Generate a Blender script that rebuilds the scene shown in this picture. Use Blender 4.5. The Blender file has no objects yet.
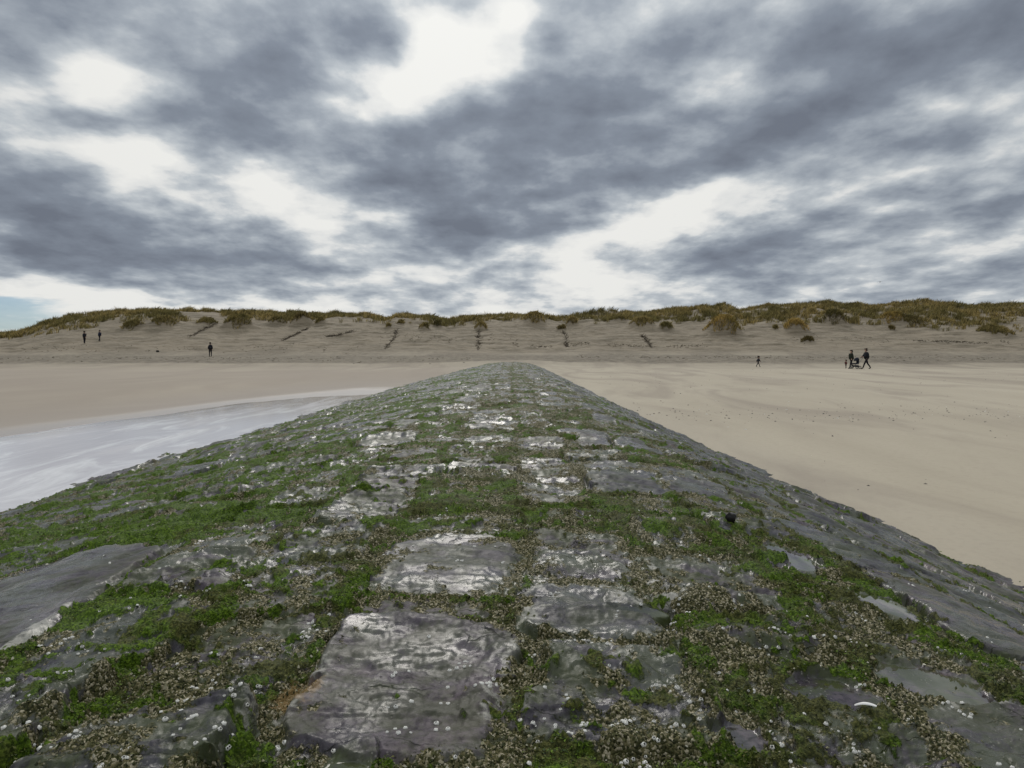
import bpy, math, random
import numpy as np
from mathutils import Vector, Matrix

rng = np.random.default_rng(7)
random.seed(7)
sc = bpy.context.scene
COL = sc.collection
R = math.radians
EYE = 3.0                      # eye height over z = 0
FOC = 740.0
PITCH = math.atan(32 / FOC)    # camera looks down a little

# ------------------------------------------------------------------ noise
def _hash(ix, iy, seed):
    h = (ix.astype(np.int64) * 374761393 + iy.astype(np.int64) * 668265263 + seed * 974634777) & 0xFFFFFFFF
    h = ((h ^ (h >> 13)) * 1274126177) & 0xFFFFFFFF
    return (h ^ (h >> 16)) & 0xFFFFFFFF

def rnd(ix, iy, seed):
    return (_hash(np.asarray(ix), np.asarray(iy), seed) / 4294967295.0).astype(np.float32)

def perlin(x, y, seed=0):
    x = np.asarray(x, dtype=np.float64); y = np.asarray(y, dtype=np.float64)
    x0 = np.floor(x); y0 = np.floor(y)
    fx = x - x0; fy = y - y0
    ix = x0.astype(np.int64); iy = y0.astype(np.int64)
    u = fx * fx * fx * (fx * (fx * 6 - 15) + 10); v = fy * fy * fy * (fy * (fy * 6 - 15) + 10)
    def g(ax, ay, dx, dy):
        a = _hash(ax, ay, seed) * (2 * math.pi / 4294967296.0)
        return np.cos(a) * dx + np.sin(a) * dy
    a = g(ix, iy, fx, fy); b = g(ix + 1, iy, fx - 1, fy)
    c = g(ix, iy + 1, fx, fy - 1); d = g(ix + 1, iy + 1, fx - 1, fy - 1)
    return ((a + (b - a) * u) * (1 - v) + (c + (d - c) * u) * v) * 1.5

def fbm(x, y, octv=4, seed=0, gain=0.5):
    s = 0; a = 1.0; f = 1.0; t = 0
    for i in range(octv):
        s = s + a * perlin(x * f + 13.7 * i, y * f - 7.3 * i, seed + i); t += a
        a *= gain; f *= 2.03
    return s / t

def sstep(a, b, x):
    t = np.clip((x - a) / (b - a), 0, 1)
    return t * t * (3 - 2 * t)

def smin(a, b, k):
    h = np.clip(0.5 + 0.5 * (b - a) / k, 0, 1)
    return b * (1 - h) + a * h - k * h * (1 - h)

# ------------------------------------------------------------------ object helpers
def tag(o, label=None, cat=None, group=None, kind=None):
    if label: o['label'] = label
    if cat: o['category'] = cat
    if group: o['group'] = group
    if kind: o['kind'] = kind
    return o

def empty(name, loc=(0, 0, 0), rz=0.0, sc_=1.0):
    o = bpy.data.objects.new(name, None); COL.objects.link(o)
    o.location = loc; o.rotation_euler = (0, 0, rz); o.scale = (sc_,) * 3
    return o

def link(name, me, mat=None, parent=None):
    o = bpy.data.objects.new(name, me); COL.objects.link(o)
    if mat is not None:
        for m in (mat if isinstance(mat, (list, tuple)) else [mat]): me.materials.append(m)
    if parent is not None: o.parent = parent
    return o

def np_mesh(name, V, F, smooth=True, attrs=None, normals=None):
    """V (n,3), F (m,k) equal sized faces; attrs: dict name -> (n,4) colour"""
    V = np.asarray(V, dtype=np.float32); F = np.asarray(F, dtype=np.int32)
    me = bpy.data.meshes.new(name)
    n, (m, k) = len(V), F.shape
    me.vertices.add(n); me.loops.add(m * k); me.polygons.add(m)
    me.vertices.foreach_set('co', V.ravel())
    me.loops.foreach_set('vertex_index', F.ravel())
    me.polygons.foreach_set('loop_start', np.arange(0, m * k, k, dtype=np.int32))
    me.polygons.foreach_set('use_smooth', np.full(m, smooth, dtype=bool))
    if attrs:
        for an, av in attrs.items():
            a = me.attributes.new(an, 'FLOAT_COLOR', 'POINT')
            a.data.foreach_set('color', np.asarray(av, dtype=np.float32).ravel())
    me.update(calc_edges=True)
    if normals is not None:
        me.normals_split_custom_set_from_vertices(np.asarray(normals, dtype=np.float32).tolist() if False else [tuple(v) for v in np.asarray(normals, dtype=np.float32)])
    return me

def grid_faces(nr, nc):
    i = np.arange(nr * nc, dtype=np.int32).reshape(nr, nc)
    return np.stack([i[:-1, :-1], i[:-1, 1:], i[1:, 1:], i[1:, :-1]], -1).reshape(-1, 4)

# ------------------------------------------------------------------ materials
def new_mat(name):
    m = bpy.data.materials.new(name); m.use_nodes = True
    nt = m.node_tree; b = nt.nodes['Principled BSDF']
    return m, nt, b

class NB:
    """short node builder"""
    def __init__(s, nt): s.nt = nt
    def n(s, typ, **kw):
        x = s.nt.nodes.new(typ)
        for k, v in kw.items(): setattr(x, k, v)
        return x
    def set(s, x, sock, v):
        if isinstance(v, bpy.types.NodeSocket): s.nt.links.new(v, x.inputs[sock])
        else: x.inputs[sock].default_value = v
    def math(s, op, a, b=0.0, c=0.0, clamp=False):
        x = s.n('ShaderNodeMath', operation=op); x.use_clamp = clamp
        s.set(x, 0, a); s.set(x, 1, b)
        if op in ('MULTIPLY_ADD',): s.set(x, 2, c)
        return x.outputs[0]
    def mix(s, f, a, b):
        x = s.n('ShaderNodeMix', data_type='RGBA')
        s.set(x, 0, f); s.set(x, 6, a); s.set(x, 7, b)
        return x.outputs[2]
    def noise(s, vec, scale, detail=4, rough=0.5, dist=0.0):
        x = s.n('ShaderNodeTexNoise')
        if vec is not None: s.set(x, 'Vector', vec)
        s.set(x, 'Scale', scale); s.set(x, 'Detail', detail); s.set(x, 'Roughness', rough); s.set(x, 'Distortion', dist)
        return x.outputs['Fac']
    def voro(s, vec, scale, feature='F1', out='Distance', rand=1.0):
        x = s.n('ShaderNodeTexVoronoi', feature=feature)
        s.set(x, 'Vector', vec); s.set(x, 'Scale', scale); s.set(x, 'Randomness', rand)
        return x.outputs[out]
    def ramp(s, f, a, b, lo=0.0, hi=1.0):
        x = s.n('ShaderNodeMapRange', interpolation_type='SMOOTHSTEP')
        s.set(x, 0, f); s.set(x, 1, a); s.set(x, 2, b); s.set(x, 3, lo); s.set(x, 4, hi)
        return x.outputs[0]
    def cramp(s, f, stops):
        x = s.n('ShaderNodeValToRGB')
        e = x.color_ramp.elements
        while len(e) > 1: e.remove(e[-1])
        e[0].position = stops[0][0]; e[0].color = (*stops[0][1], 1)
        for p, c in stops[1:]:
            k = e.new(p); k.color = (*c, 1)
        s.set(x, 0, f)
        return x.outputs[0]
    def scale(s, vec, v):
        x = s.n('ShaderNodeVectorMath', operation='MULTIPLY')
        s.set(x, 0, vec); s.set(x, 1, v)
        return x.outputs[0]
    def pos(s):
        return s.n('ShaderNodeNewGeometry').outputs['Position']

def c4(r, g, b): return (r, g, b, 1.0)

def simple(name, col, rough=0.8, var=0.15, scale=20):
    m, nt, b = new_mat(name); k = NB(nt)
    f = k.noise(k.n('ShaderNodeTexCoord').outputs['Object'], scale, 3)
    c = k.mix(f, c4(*[v * (1 - var) for v in col]), c4(*[v * (1 + var) for v in col]))
    k.set(b, 'Base Color', c); k.set(b, 'Roughness', rough); k.set(b, 'Specular IOR Level', 0.15)
    return m

def mat_stone():
    m, nt, b = new_mat('wet_stone_and_growth'); k = NB(nt)
    P = k.pos()
    A = k.n('ShaderNodeAttribute', attribute_name='growth')      # r moss  g brown crust  b pale crust
    B = k.n('ShaderNodeAttribute', attribute_name='stone')       # r random tint  g water film  b slick slab
    sa = k.n('ShaderNodeSeparateColor'); k.set(sa, 0, A.outputs['Color'])
    sb = k.n('ShaderNodeSeparateColor'); k.set(sb, 0, B.outputs['Color'])
    moss, crust, pale = sa.outputs[0], sa.outputs[1], sa.outputs[2]
    tint, film, slick = sb.outputs[0], sb.outputs[1], sb.outputs[2]
    # stone
    n1 = k.noise(P, 3.0, 8, 0.62); n2 = k.noise(P, 26, 6, 0.65); n3 = k.noise(P, 140, 5, 0.7)
    base = k.cramp(n1, [(0.3, (0.024, 0.021, 0.025)), (0.5, (0.050, 0.042, 0.048)), (0.7, (0.094, 0.080, 0.078))])
    tn = k.mix(tint, c4(0.65, 0.72, 0.76), c4(1.2, 1.1, 1.15))
    x = k.n('ShaderNodeMix', data_type='RGBA', blend_type='MULTIPLY'); k.set(x, 0, 1.0); k.set(x, 6, base); k.set(x, 7, tn)
    base = x.outputs[2]
    mot = k.ramp(k.noise(P, 38, 6, 0.7), 0.36, 0.60, 0.55, 1.25)
    x = k.n('ShaderNodeMix', data_type='RGBA', blend_type='MULTIPLY'); k.set(x, 0, 1.0); k.set(x, 6, base); k.set(x, 7, mot)
    base = x.outputs[2]
    # fractures and pits
    wn = k.n('ShaderNodeTexNoise'); k.set(wn, 'Vector', P); k.set(wn, 'Scale', 7.0); k.set(wn, 'Detail', 4.0)
    wp = k.n('ShaderNodeVectorMath', operation='ADD'); k.set(wp, 0, k.scale(P, (1.0, 1.7, 1.0))); k.set(wp, 1, k.scale(wn.outputs['Color'], (.16, .16, .16)))
    crk = k.ramp(k.voro(wp.outputs[0], 4.2, 'DISTANCE_TO_EDGE'), 0.0, 0.030, 1, 0)
    crk = k.math('MULTIPLY', crk, k.ramp(k.noise(P, 3.3, 3), 0.46, 0.60))
    pit = k.math('MULTIPLY', k.ramp(k.voro(P, 45), 0.06, 0.20, 1, 0), k.ramp(k.noise(P, 6, 3), 0.48, 0.6))
    x = k.n('ShaderNodeMix', data_type='RGBA', blend_type='MULTIPLY'); k.set(x, 0, k.math('MAXIMUM', crk, k.math('MULTIPLY', pit, 0.6))); k.set(x, 6, base); k.set(x, 7, c4(.25, .26, .22))
    base = x.outputs[2]
    # greenish film of algae on the stone
    gf = k.ramp(k.noise(P, 5.5, 8, 0.70), 0.40, 0.56, 0, 0.88)
    gf = k.math('MULTIPLY', gf, k.math('SUBTRACT', 1.0, k.math('MULTIPLY', slick, 0.60)))
    base = k.mix(gf, base, c4(0.046, 0.056, 0.018))
    # light flecks of spat and salt
    fl = k.ramp(k.voro(P, 70), 0.10, 0.26, 1, 0)
    fl = k.math('MULTIPLY', fl, k.ramp(k.noise(P, 9, 3), 0.5, 0.62))
    fl = k.math('MULTIPLY', fl, k.math('SUBTRACT', 1.0, k.math('MULTIPLY', slick, 0.8)))
    base = k.mix(k.math('MULTIPLY', fl, 0.55), base, c4(0.36, 0.34, 0.29))
    # pale crust, broken up
    pn = k.math('ADD', pale, k.math('MULTIPLY', k.math('SUBTRACT', n2, 0.5), 1.5))
    pm = k.math('MULTIPLY', k.ramp(pn, 0.30, 0.62), 0.85)
    pcol = k.mix(n3, c4(0.17, 0.165, 0.135), c4(0.42, 0.40, 0.35))
    base = k.mix(pm, base, pcol)
    # brown-olive crust of small shells
    vc = k.voro(P, 150, out='Color'); vs = k.n('ShaderNodeSeparateColor'); k.set(vs, 0, vc)
    cc = k.cramp(vs.outputs[0], [(0.0, (0.016, 0.018, 0.007)), (0.4, (0.050, 0.050, 0.018)), (0.7, (0.12, 0.105, 0.050)), (0.92, (0.33, 0.29, 0.20))])
    cn = k.math('ADD', crust, k.math('MULTIPLY', k.math('SUBTRACT', n2, 0.5), 1.3))
    cm = k.ramp(cn, 0.40, 0.56)
    base = k.mix(cm, base, cc)
    # green weed
    gn = k.noise(P, 90, 4, 0.7); gl = k.noise(P, 4.0, 4, 0.6)
    g1 = k.cramp(gn, [(0.34, (0.010, 0.020, 0.003)), (0.5, (0.046, 0.080, 0.007)), (0.66, (0.120, 0.185, 0.016))])
    g2 = k.cramp(gn, [(0.34, (0.014, 0.017, 0.006)), (0.5, (0.050, 0.054, 0.016)), (0.66, (0.120, 0.118, 0.036))])
    spx = k.n('ShaderNodeSeparateXYZ'); k.set(spx, 0, P)
    gl = k.math('ADD', gl, k.ramp(spx.outputs[0], -3.0, 0.5, 0.10, -0.03))
    gc = k.mix(k.ramp(gl, 0.42, 0.56), g2, g1)
    mn = k.math('ADD', moss, k.math('MULTIPLY', k.math('SUBTRACT', n2, 0.5), 1.1))
    mm = k.ramp(mn, 0.42, 0.60)
    base = k.mix(mm, base, gc)
    # rust coloured sponge between two of the big blocks
    dv = k.n('ShaderNodeVectorMath', operation='DISTANCE'); k.set(dv, 0, k.scale(P, (1, .8, 0))); k.set(dv, 1, (-0.645, 1.74, 0))
    rm = k.ramp(k.math('ADD', dv.outputs['Value'], k.math('MULTIPLY', k.math('SUBTRACT', n2, 0.5), 0.16)), 0.05, 0.09, 1, 0)
    base = k.mix(k.math('MULTIPLY', rm, 0.65), base, c4(0.19, 0.115, 0.040))
    k.set(b, 'Base Color', base)
    # roughness: a wet skin that dries unevenly
    r = k.ramp(k.noise(P, 2.2, 6, 0.65), 0.35, 0.68, 0.16, 0.46)
    r = k.math('SUBTRACT', r, k.math('MULTIPLY', slick, 0.04))
    grow = k.math('MAXIMUM', mm, k.math('MAXIMUM', cm, k.math('MULTIPLY', pm, 0.55)))
    r = k.n('ShaderNodeMix', data_type='FLOAT'); 
    k.set(r, 0, grow); k.set(r, 2, k.math('MAXIMUM', k.ramp(k.noise(P, 2.2, 6, 0.65), 0.38, 0.62, 0.17, 0.5), 0.1)); k.set(r, 3, 0.62)
    r2 = k.n('ShaderNodeMix', data_type='FLOAT'); k.set(r2, 0, film); k.set(r2, 2, r.outputs[0]); k.set(r2, 3, 0.05)
    k.set(b, 'Roughness', r2.outputs[0])
    k.set(b, 'IOR', 1.40)
    dryp = k.ramp(k.noise(P, 2.2, 6, 0.65), 0.38, 0.62, 0.0, 1.0)
    k.set(b, 'Specular IOR Level', k.math('MULTIPLY', k.math('SUBTRACT', 0.62, k.math('MULTIPLY', dryp, 0.42)), k.math('SUBTRACT', 1.0, k.math('MULTIPLY', k.math('MAXIMUM', mm, cm), 0.75))))
    h = k.math('ADD', k.math('MULTIPLY', n2, 0.5), k.math('MULTIPLY', n3, 0.16))
    h = k.math('SUBTRACT', h, k.math('MULTIPLY', crk, 0.55))
    h = k.math('SUBTRACT', h, k.math('MULTIPLY', pit, 0.30))
    h = k.math('ADD', h, k.math('MULTIPLY', gn, k.math('MULTIPLY', mm, 0.9)))
    h = k.math('ADD', h, k.math('MULTIPLY', k.voro(P, 150), k.math('MULTIPLY', cm, -0.8)))
    bp = k.n('ShaderNodeBump'); k.set(bp, 'Height', h); k.set(bp, 'Distance', 0.0065)
    k.set(bp, 'Strength', k.math('MULTIPLY', k.math('SUBTRACT', 1.0, film), k.math('SUBTRACT', 1.0, k.math('MULTIPLY', slick, 0.55))))
    k.set(b, 'Normal', bp.outputs[0])
    return m

def mat_sand():
    m, nt, b = new_mat('sand'); k = NB(nt)
    P = k.pos()
    A = k.n('ShaderNodeAttribute', attribute_name='sandmask')    # r wetness  g dune face  b trampled band
    s = k.n('ShaderNodeSeparateColor'); k.set(s, 0, A.outputs['Color'])
    wet, face, band = s.outputs[0], s.outputs[1], s.outputs[2]
    n1 = k.noise(k.scale(P, (0.35, 0.09, 0.3)), 1.0, 5, 0.55)
    n2 = k.noise(P, 9, 6, 0.65)
    dry = k.mix(n1, c4(0.310, 0.264, 0.192), c4(0.425, 0.370, 0.280))
    # drifted veils of drier pale sand lying over the damp beach
    dr = k.ramp(k.noise(k.scale(P, (0.22, 0.06, 0.3)), 1.0, 5, 0.6, 1.2), 0.42, 0.66)
    dry = k.mix(k.math('MULTIPLY', dr, 0.75), dry, c4(0.250, 0.208, 0.158))
    dry = k.mix(k.math('MULTIPLY', k.ramp(n2, 0.45, 0.75), 0.25), dry, c4(0.24, 0.20, 0.15))
    dry = k.mix(k.math('MULTIPLY', A.outputs['Alpha'], k.ramp(k.noise(k.scale(P, (0.10, 0.05, 0.3)), 1.0, 4), 0.25, 0.6, 0.45, 0.85)), dry, c4(0.268, 0.222, 0.174))
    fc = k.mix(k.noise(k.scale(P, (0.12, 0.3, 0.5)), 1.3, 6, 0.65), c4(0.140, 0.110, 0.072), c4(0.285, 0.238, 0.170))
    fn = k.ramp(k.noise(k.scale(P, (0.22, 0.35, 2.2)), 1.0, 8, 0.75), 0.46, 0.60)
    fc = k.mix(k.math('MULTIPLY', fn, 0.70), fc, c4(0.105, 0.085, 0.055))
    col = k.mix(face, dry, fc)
    bn = k.ramp(k.noise(k.scale(P, (0.7, 1.0, 1.0)), 1.6, 7, 0.75), 0.40, 0.58)
    bc = k.mix(bn, c4(0.165, 0.135, 0.092), c4(0.055, 0.043, 0.027))
    col = k.mix(k.math('MULTIPLY', band, 0.80), col, bc)
    col = k.mix(wet, col, c4(0.30, 0.265, 0.235))  # wet sand; its colour is lightened to paint in the reflected sky
    k.set(b, 'Base Color', col)
    r = k.ramp(wet, 0.35, 1.0, 0.9, 0.36)
    k.set(b, 'Roughness', r)
    k.set(b, 'Specular IOR Level', 0.35)
    h = k.math('ADD', k.math('MULTIPLY', n2, 0.03), k.math('MULTIPLY', k.noise(P, 2.0, 6, 0.6), k.math('ADD', 0.02, k.math('MULTIPLY', k.math('MAXIMUM', face, band), 0.6))))
    bp = k.n('ShaderNodeBump'); k.set(bp, 'Height', h); k.set(bp, 'Distance', 0.35)
    k.set(bp, 'Strength', k.ramp(wet, 0.0, 1.0, 0.8, 0.02))
    k.set(b, 'Normal', bp.outputs[0])
    return m

def mat_water():
    m, nt, b = new_mat('shallow_water'); k = NB(nt)
    P = k.pos()
    s = k.noise(k.scale(P, (1.6, 0.16, 1)), 1.0, 5, 0.6, 0.6)
    foam_sheen = k.ramp(k.noise(k.scale(P, (0.9, 0.25, 1)), 1.0, 7, 0.65, 1.5), 0.48, 0.68)
    dpt = k.n('ShaderNodeAttribute', attribute_name='depth').outputs['Fac']
    k.set(b, 'Base Color', k.mix(dpt, c4(0.42, 0.39, 0.37), k.mix(foam_sheen, c4(0.60, 0.57, 0.57), c4(0.82, 0.80, 0.78))))  # bright sky reflection painted into the pale base, along with foam streaks
    k.set(b, 'Roughness', k.ramp(s, 0.45, 0.7, 0.08, 0.16))
    k.set(b, 'IOR', 1.36)
    bp = k.n('ShaderNodeBump'); k.set(bp, 'Height', k.noise(k.scale(P, (3, 1.2, 1)), 2.0, 3)); k.set(bp, 'Distance', 0.004)
    k.set(bp, 'Strength', 0.6); k.set(b, 'Normal', bp.outputs[0])
    return m

def mat_attr(name, rough=0.7, spec=0.3, trans=0.0):
    m, nt, b = new_mat(name); k = NB(nt)
    a = k.n('ShaderNodeAttribute', attribute_name='tone')
    k.set(b, 'Base Color', a.outputs['Color']); k.set(b, 'Roughness', rough); k.set(b, 'Specular IOR Level', spec)
    return m

M_STONE = mat_stone(); M_SAND = mat_sand(); M_WATER = mat_water()
M_GRASS = mat_attr('marram_blades', 0.75, 0.15)
_nt = M_GRASS.node_tree; _tr = _nt.nodes.new('ShaderNodeBsdfTranslucent'); _mx = _nt.nodes.new('ShaderNodeMixShader'); _mx.inputs[0].default_value = 0.45
_nt.links.new([n for n in _nt.nodes if n.type == 'ATTRIBUTE'][0].outputs['Color'], _tr.inputs[0]); _nt.links.new(_nt.nodes['Principled BSDF'].outputs[0], _mx.inputs[1]); _nt.links.new(_tr.outputs[0], _mx.inputs[2])
_nt.links.new(_mx.outputs[0], [n for n in _nt.nodes if n.type == 'OUTPUT_MATERIAL'][0].inputs[0])
M_WEED = mat_attr('green_weed', 0.6, 0.18)
M_SHELL = mat_attr('small_shells', 0.6, 0.2)
M_TWIG = simple('dark_roots', (0.055, 0.042, 0.028), 0.9)

# ------------------------------------------------------------------ pixel -> ray, used to lay the plan out
cp, sp = math.cos(PITCH), math.sin(PITCH)
def ray(px, py):
    x = (px - 512) / FOC; yv = (384 - py) / FOC
    return np.array([x, cp + yv * sp, -sp + yv * cp])      # forward (0,cp,-sp), up (0,sp,cp)

def at(px, py, Y):
    d = ray(px, py); t = Y / d[1]
    return d[0] * t, Y, EYE + d[2] * t

# ------------------------------------------------------------------ terrain
crest_px = [(-700, 332), (-300, 333), (-60, 333), (15, 332), (30, 327), (50, 319), (75, 314), (100, 311), (125, 308.5), (155, 308), (200, 308.5),
            (237, 310), (252, 308.5), (281, 311), (306, 312), (330, 311), (368, 314), (386, 318), (396, 314), (431, 315), (448, 319),
            (468, 316), (511, 314), (537, 314), (557, 316.5), (587, 313), (612, 311), (637, 310), (687, 307), (705, 306), (724, 304.5),
            (739, 309), (762, 303.5), (818, 301), (868, 303), (910, 301), (943, 301), (963, 304), (988, 304.5), (1023, 302.5), (1100, 300), (1400, 305), (1800, 303)]
YC = 140.0
_cx = np.array([at(p[0], p[1], YC)[0] for p in crest_px]); _cz = np.array([at(p[0], p[1] + 3.0, YC)[2] for p in crest_px])
_by = np.array([-60, 0, 8, 15, 29, 50, 68, 76, 80, 86, 92, 100, 106, 113, 120, 128, 136, 142, 150])
_bs = np.array([3.4, 2.72, 2.50, 2.27, 1.97, 1.74, 1.62, 1.50, 1.15, 0.74, 0.62, 0.45, 0.1, 0, 0, 0, 0, 0, 0])
_bl = np.array([3.0, 2.40, 2.26, 2.16, 2.05, 1.82, 1.64, 1.45, 1.15, 0.80, 0.66, 0.45, 0.1, 0, 0, 0, 0, 0, 0])
_ty = np.array([60, 100, 106, 113, 120, 128, 134, 140, 148, 170, 230, 400, 4000.])
_ts = np.array([0, 0, 0.09, 0.235, 0.43, 0.68, 0.88, 1.0, 0.97, 0.75, 0.55, 0.5, 0.2])

HUMMOCKS = []      # (x, y, radius, height) under the marram clumps, filled in below

def dune_t(x, y):
    w = 2.2 * fbm(x * 0.035, y * 0.02, 3, 51) * sstep(95, 110, y) * (1 - sstep(139, 150, y))
    return np.interp(y + w * 2.0, _ty, _ts)

def terrain(x, y, detail=True):
    x = np.asarray(x, dtype=np.float64); y = np.asarray(y, dtype=np.float64)
    side = sstep(-4, 2, x)
    drop = np.interp(y, _by, _bl) * (1 - side) + np.interp(y, _by, _bs) * side
    beach = EYE - drop
    # sand banked against the landward end of the groyne
    beach = beach + 0.33 * np.exp(-(x / 6.0) ** 2) * sstep(62, 76, y) * (1 - sstep(80, 88, y))
    # the strand left of the pool rises gently again
    beach = beach + 0.36 * (1 - sstep(-17.0, -8.3, x)) * (1 - sstep(35, 70, y)) 
    xs = x * YC / np.maximum(y, 100.0)
    zc = np.interp(xs, _cx, _cz)
    t = dune_t(x, y)
    foot = EYE - 0.35
    up = foot + (zc - foot) * t
    a = sstep(96, 106, y)
    z = beach * (1 - a) + up * a
    if detail:
        z = z + 0.035 * fbm(x * 0.25, y * 0.18, 4, 61) * (1 - sstep(60, 90, y))
        z = z + 0.07 * fbm(x * 1.1, y * 0.9, 4, 62) * sstep(74, 82, y) 
        f = sstep(98, 112, y) * (1 - 0.45 * sstep(128, 140, y)) * (1 - sstep(300, 900, y))
        z = z + f * (0.95 * fbm(x * 0.06, y * 0.09, 5, 63) + 0.55 * np.abs(fbm(x * 0.22, y * 0.35, 4, 64)))
        # small wind terraces on the face
        z = z + f * 0.16 * np.abs(perlin(x * 0.05 + 0.3 * perlin(x * 0.2, y * 0.2, 66), z * 1.5, 67))
        hm = sstep(126, 138, y) * (1 - sstep(300, 900, y))
        z = z + hm * 1.2 * (np.abs(fbm(x * 0.16, y * 0.2, 3, 65)) - 0.22) * grass_mask(x, y, t)
    for hx, hy, hr, hh in HUMMOCKS:
        d2 = ((x - hx) / hr) ** 2 + ((y - hy) / (hr * 0.9)) ** 2
        z = z + hh * np.exp(-d2 ** 1.6 * 1.3)
    return z

def grass_mask(x, y, t=None):
    if t is None: t = dune_t(x, y)
    n = fbm(x * 0.075, y * 0.12, 4, 71)
    thr = np.interp(x * YC / np.maximum(y, 100), [-95, -80, -40, -22, 0, 20, 40, 60, 100], [0.78, 0.74, 0.78, 0.90, 0.94, 0.84, 0.70, 0.62, 0.57])
    m = sstep(-0.16, 0.06, (t - thr) + n * 0.26)
    m = m * (1 - sstep(0.15, 0.3, perlin(x * 0.045, y * 0.06, 73) * (t < 0.99)))
    m = np.where(y > 140, np.maximum(m, 0.75 * sstep(-0.25, 0.1, fbm(x * 0.11, y * 0.11, 3, 74))), m)
    return m * (y > 112)

def hit(px, py):
    d = ray(px, py)
    ys = np.arange(4, 400, 0.05)
    t = ys / d[1]
    zz = EYE + d[2] * t; tz = terrain(d[0] * t, ys)
    k = np.argmax(zz < tz)
    return float(d[0] * t[k]), float(ys[k]), float(tz[k])

# isolated marram clumps: (px, py of foot, width px, height px, label)
CL = [
 (128, 330, 22, 7, 'low marram tuft on the dune face behind two walkers'),
 (159, 328, 26, 9, 'rounded marram clump hanging from the dune edge between the walkers and a dark root strand'),
 (204, 325, 20, 7, 'small marram clump at the top of the slanting root strand'),
 (234, 330, 30, 13, 'broad dark marram clump just past the slanting root strand, above the lone hiker'),
 (276, 325, 20, 8, 'flat marram clump beside the darkest round clump on the dune edge'),
 (299, 327, 21, 12, 'dark round marram clump at the upper end of a slanting crack in the sand'),
 (319, 325, 11, 7, 'small pale marram tuft next to the dark round clump'),
 (388, 328, 6, 5, 'tiny marram tuft under the notch in the dune crest'),
 (400, 325, 8, 5, 'small marram tuft just below the crest notch'),
 (424, 331, 12, 8, 'lone pale marram tuft on bare sand between the notch and the groyne'),
 (437, 327, 9, 6, 'lone dark marram tuft on bare sand above the groyne'),
 (481, 331, 13, 9, 'marram tuft topping the vertical root strand above the groyne end'),
 (534, 325, 24, 10, 'wide marram clump on the crest right over the groyne end'),
 (572, 326, 13, 8, 'marram tuft above the crooked root strand'),
 (562, 331, 10, 5, 'thin dark marram tuft at the head of the crooked root strand'),
 (621, 322, 14, 7, 'small marram clump near the crest over the thin root strand'),
 (644, 329, 26, 10, 'olive marram clump spreading down to the thin root strand'),
 (667, 330, 15, 7, 'flat marram tuft on the slope next to the olive clump'),
 (727, 336, 36, 18, 'largest golden marram mound on the dune face, above the running child'),
 (776, 330, 6, 5, 'tiny marram tuft between the golden mound and the round dome clump'),
 (799, 335, 25, 14, 'golden dome shaped marram clump above the family with the pushchair'),
 (809, 343, 14, 6, 'dark ragged tuft of dead marram below the golden dome clump'),
 (838, 326, 24, 14, 'dark marram clump tucked in a hollow beyond the golden dome clump'),
 (893, 331, 8, 5, 'tiny dark marram tuft below the pair of broad clumps'),
 (897, 325, 25, 10, 'golden broad marram clump, first of two side by side over the bare hollow'),
 (917, 327, 24, 8, 'darker broad marram clump, second of two side by side over the bare hollow'),
 (1003, 337, 36, 9, 'long low grey green marram clump by the dark debris line'),
]
clump_pos = []
for px, py, w, h, lab in CL:
    X, Y, Z = hit(px, py)
    r = w / 2 / FOC * Y; hh = h / FOC * Y
    clump_pos.append([X, Y + r * 0.7, r, hh, lab])
HUMMOCKS += [(c[0], c[1], c[2], max(0.1, c[3] - 0.45)) for c in clump_pos]

def geo(a, b, d0, g):
    out = [a]
    while out[-1] < b: out.append(out[-1] + d0); d0 *= g
    return np.array(out)

xs = np.concatenate([-geo(135, 3000, 1.0, 1.12)[::-1], np.arange(-134.5, -30, 0.5), np.arange(-30, 30, 0.2), np.arange(30, 134.6, 0.5), geo(135, 3000, 1.0, 1.12)])
ys = np.concatenate([np.arange(-40, 4, 1.0), np.arange(4, 44, 0.2), np.arange(44, 78, 0.4), np.arange(78, 152, 0.2), geo(152, 4000, 0.4, 1.06)])
GX, GY = np.meshgrid(xs, ys)
GZ = terrain(GX, GY)
POOL = 1.0                                  # water level of the pool
near = 1 - sstep(40, 62, GY)
lev = GZ - POOL
wetn = 0.03 * fbm(GX * 0.2, GY * 0.06, 3, 81)
wet = (1 - sstep(0.01, 0.13, lev + wetn)) * (GX < 0) * (1 - sstep(44, 56, GY))
wet = np.maximum(wet, 0.42 * (1 - sstep(0.05, 0.32, lev + wetn)) * (GX < 0) * near)
damp = (1 - sstep(-6, 3, GX)) * (1 - sstep(60, 84, GY + 6 * perlin(GX * 0.05, GY * 0.1, 86)))
wet = np.maximum(wet, 0.0)
wet = np.maximum(wet, (GX > 0) * 0.10 * (1 - sstep(0, 1.2, GX - (6.2 - 0.10 * (GY - 8)))) * near)
tt = dune_t(GX, GY)
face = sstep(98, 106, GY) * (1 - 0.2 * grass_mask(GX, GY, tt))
band = sstep(77, 81, GY + 1.5 * perlin(GX * 0.15, GY * 0.2, 83)) * (1 - sstep(97, 107, GY + 3 * perlin(GX * 0.1, GY * 0.1, 84)))
band = np.maximum(band * 0.95, 0.3 * sstep(68, 76, GY + 4 * perlin(GX * 0.06, GY * 0.3, 85)) * (GY < 90))
me = np_mesh('sand_ground', np.stack([GX, GY, GZ], -1).reshape(-1, 3), grid_faces(len(ys), len(xs)), True,
             {'sandmask': np.stack([wet, face, band, damp], -1).reshape(-1, 4)})
o = link('beach', me, M_SAND); tag(o, 'sandy beach rising to bare dune faces', 'beach', kind='structure')
del GX, GY, GZ, wet, face, band

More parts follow.
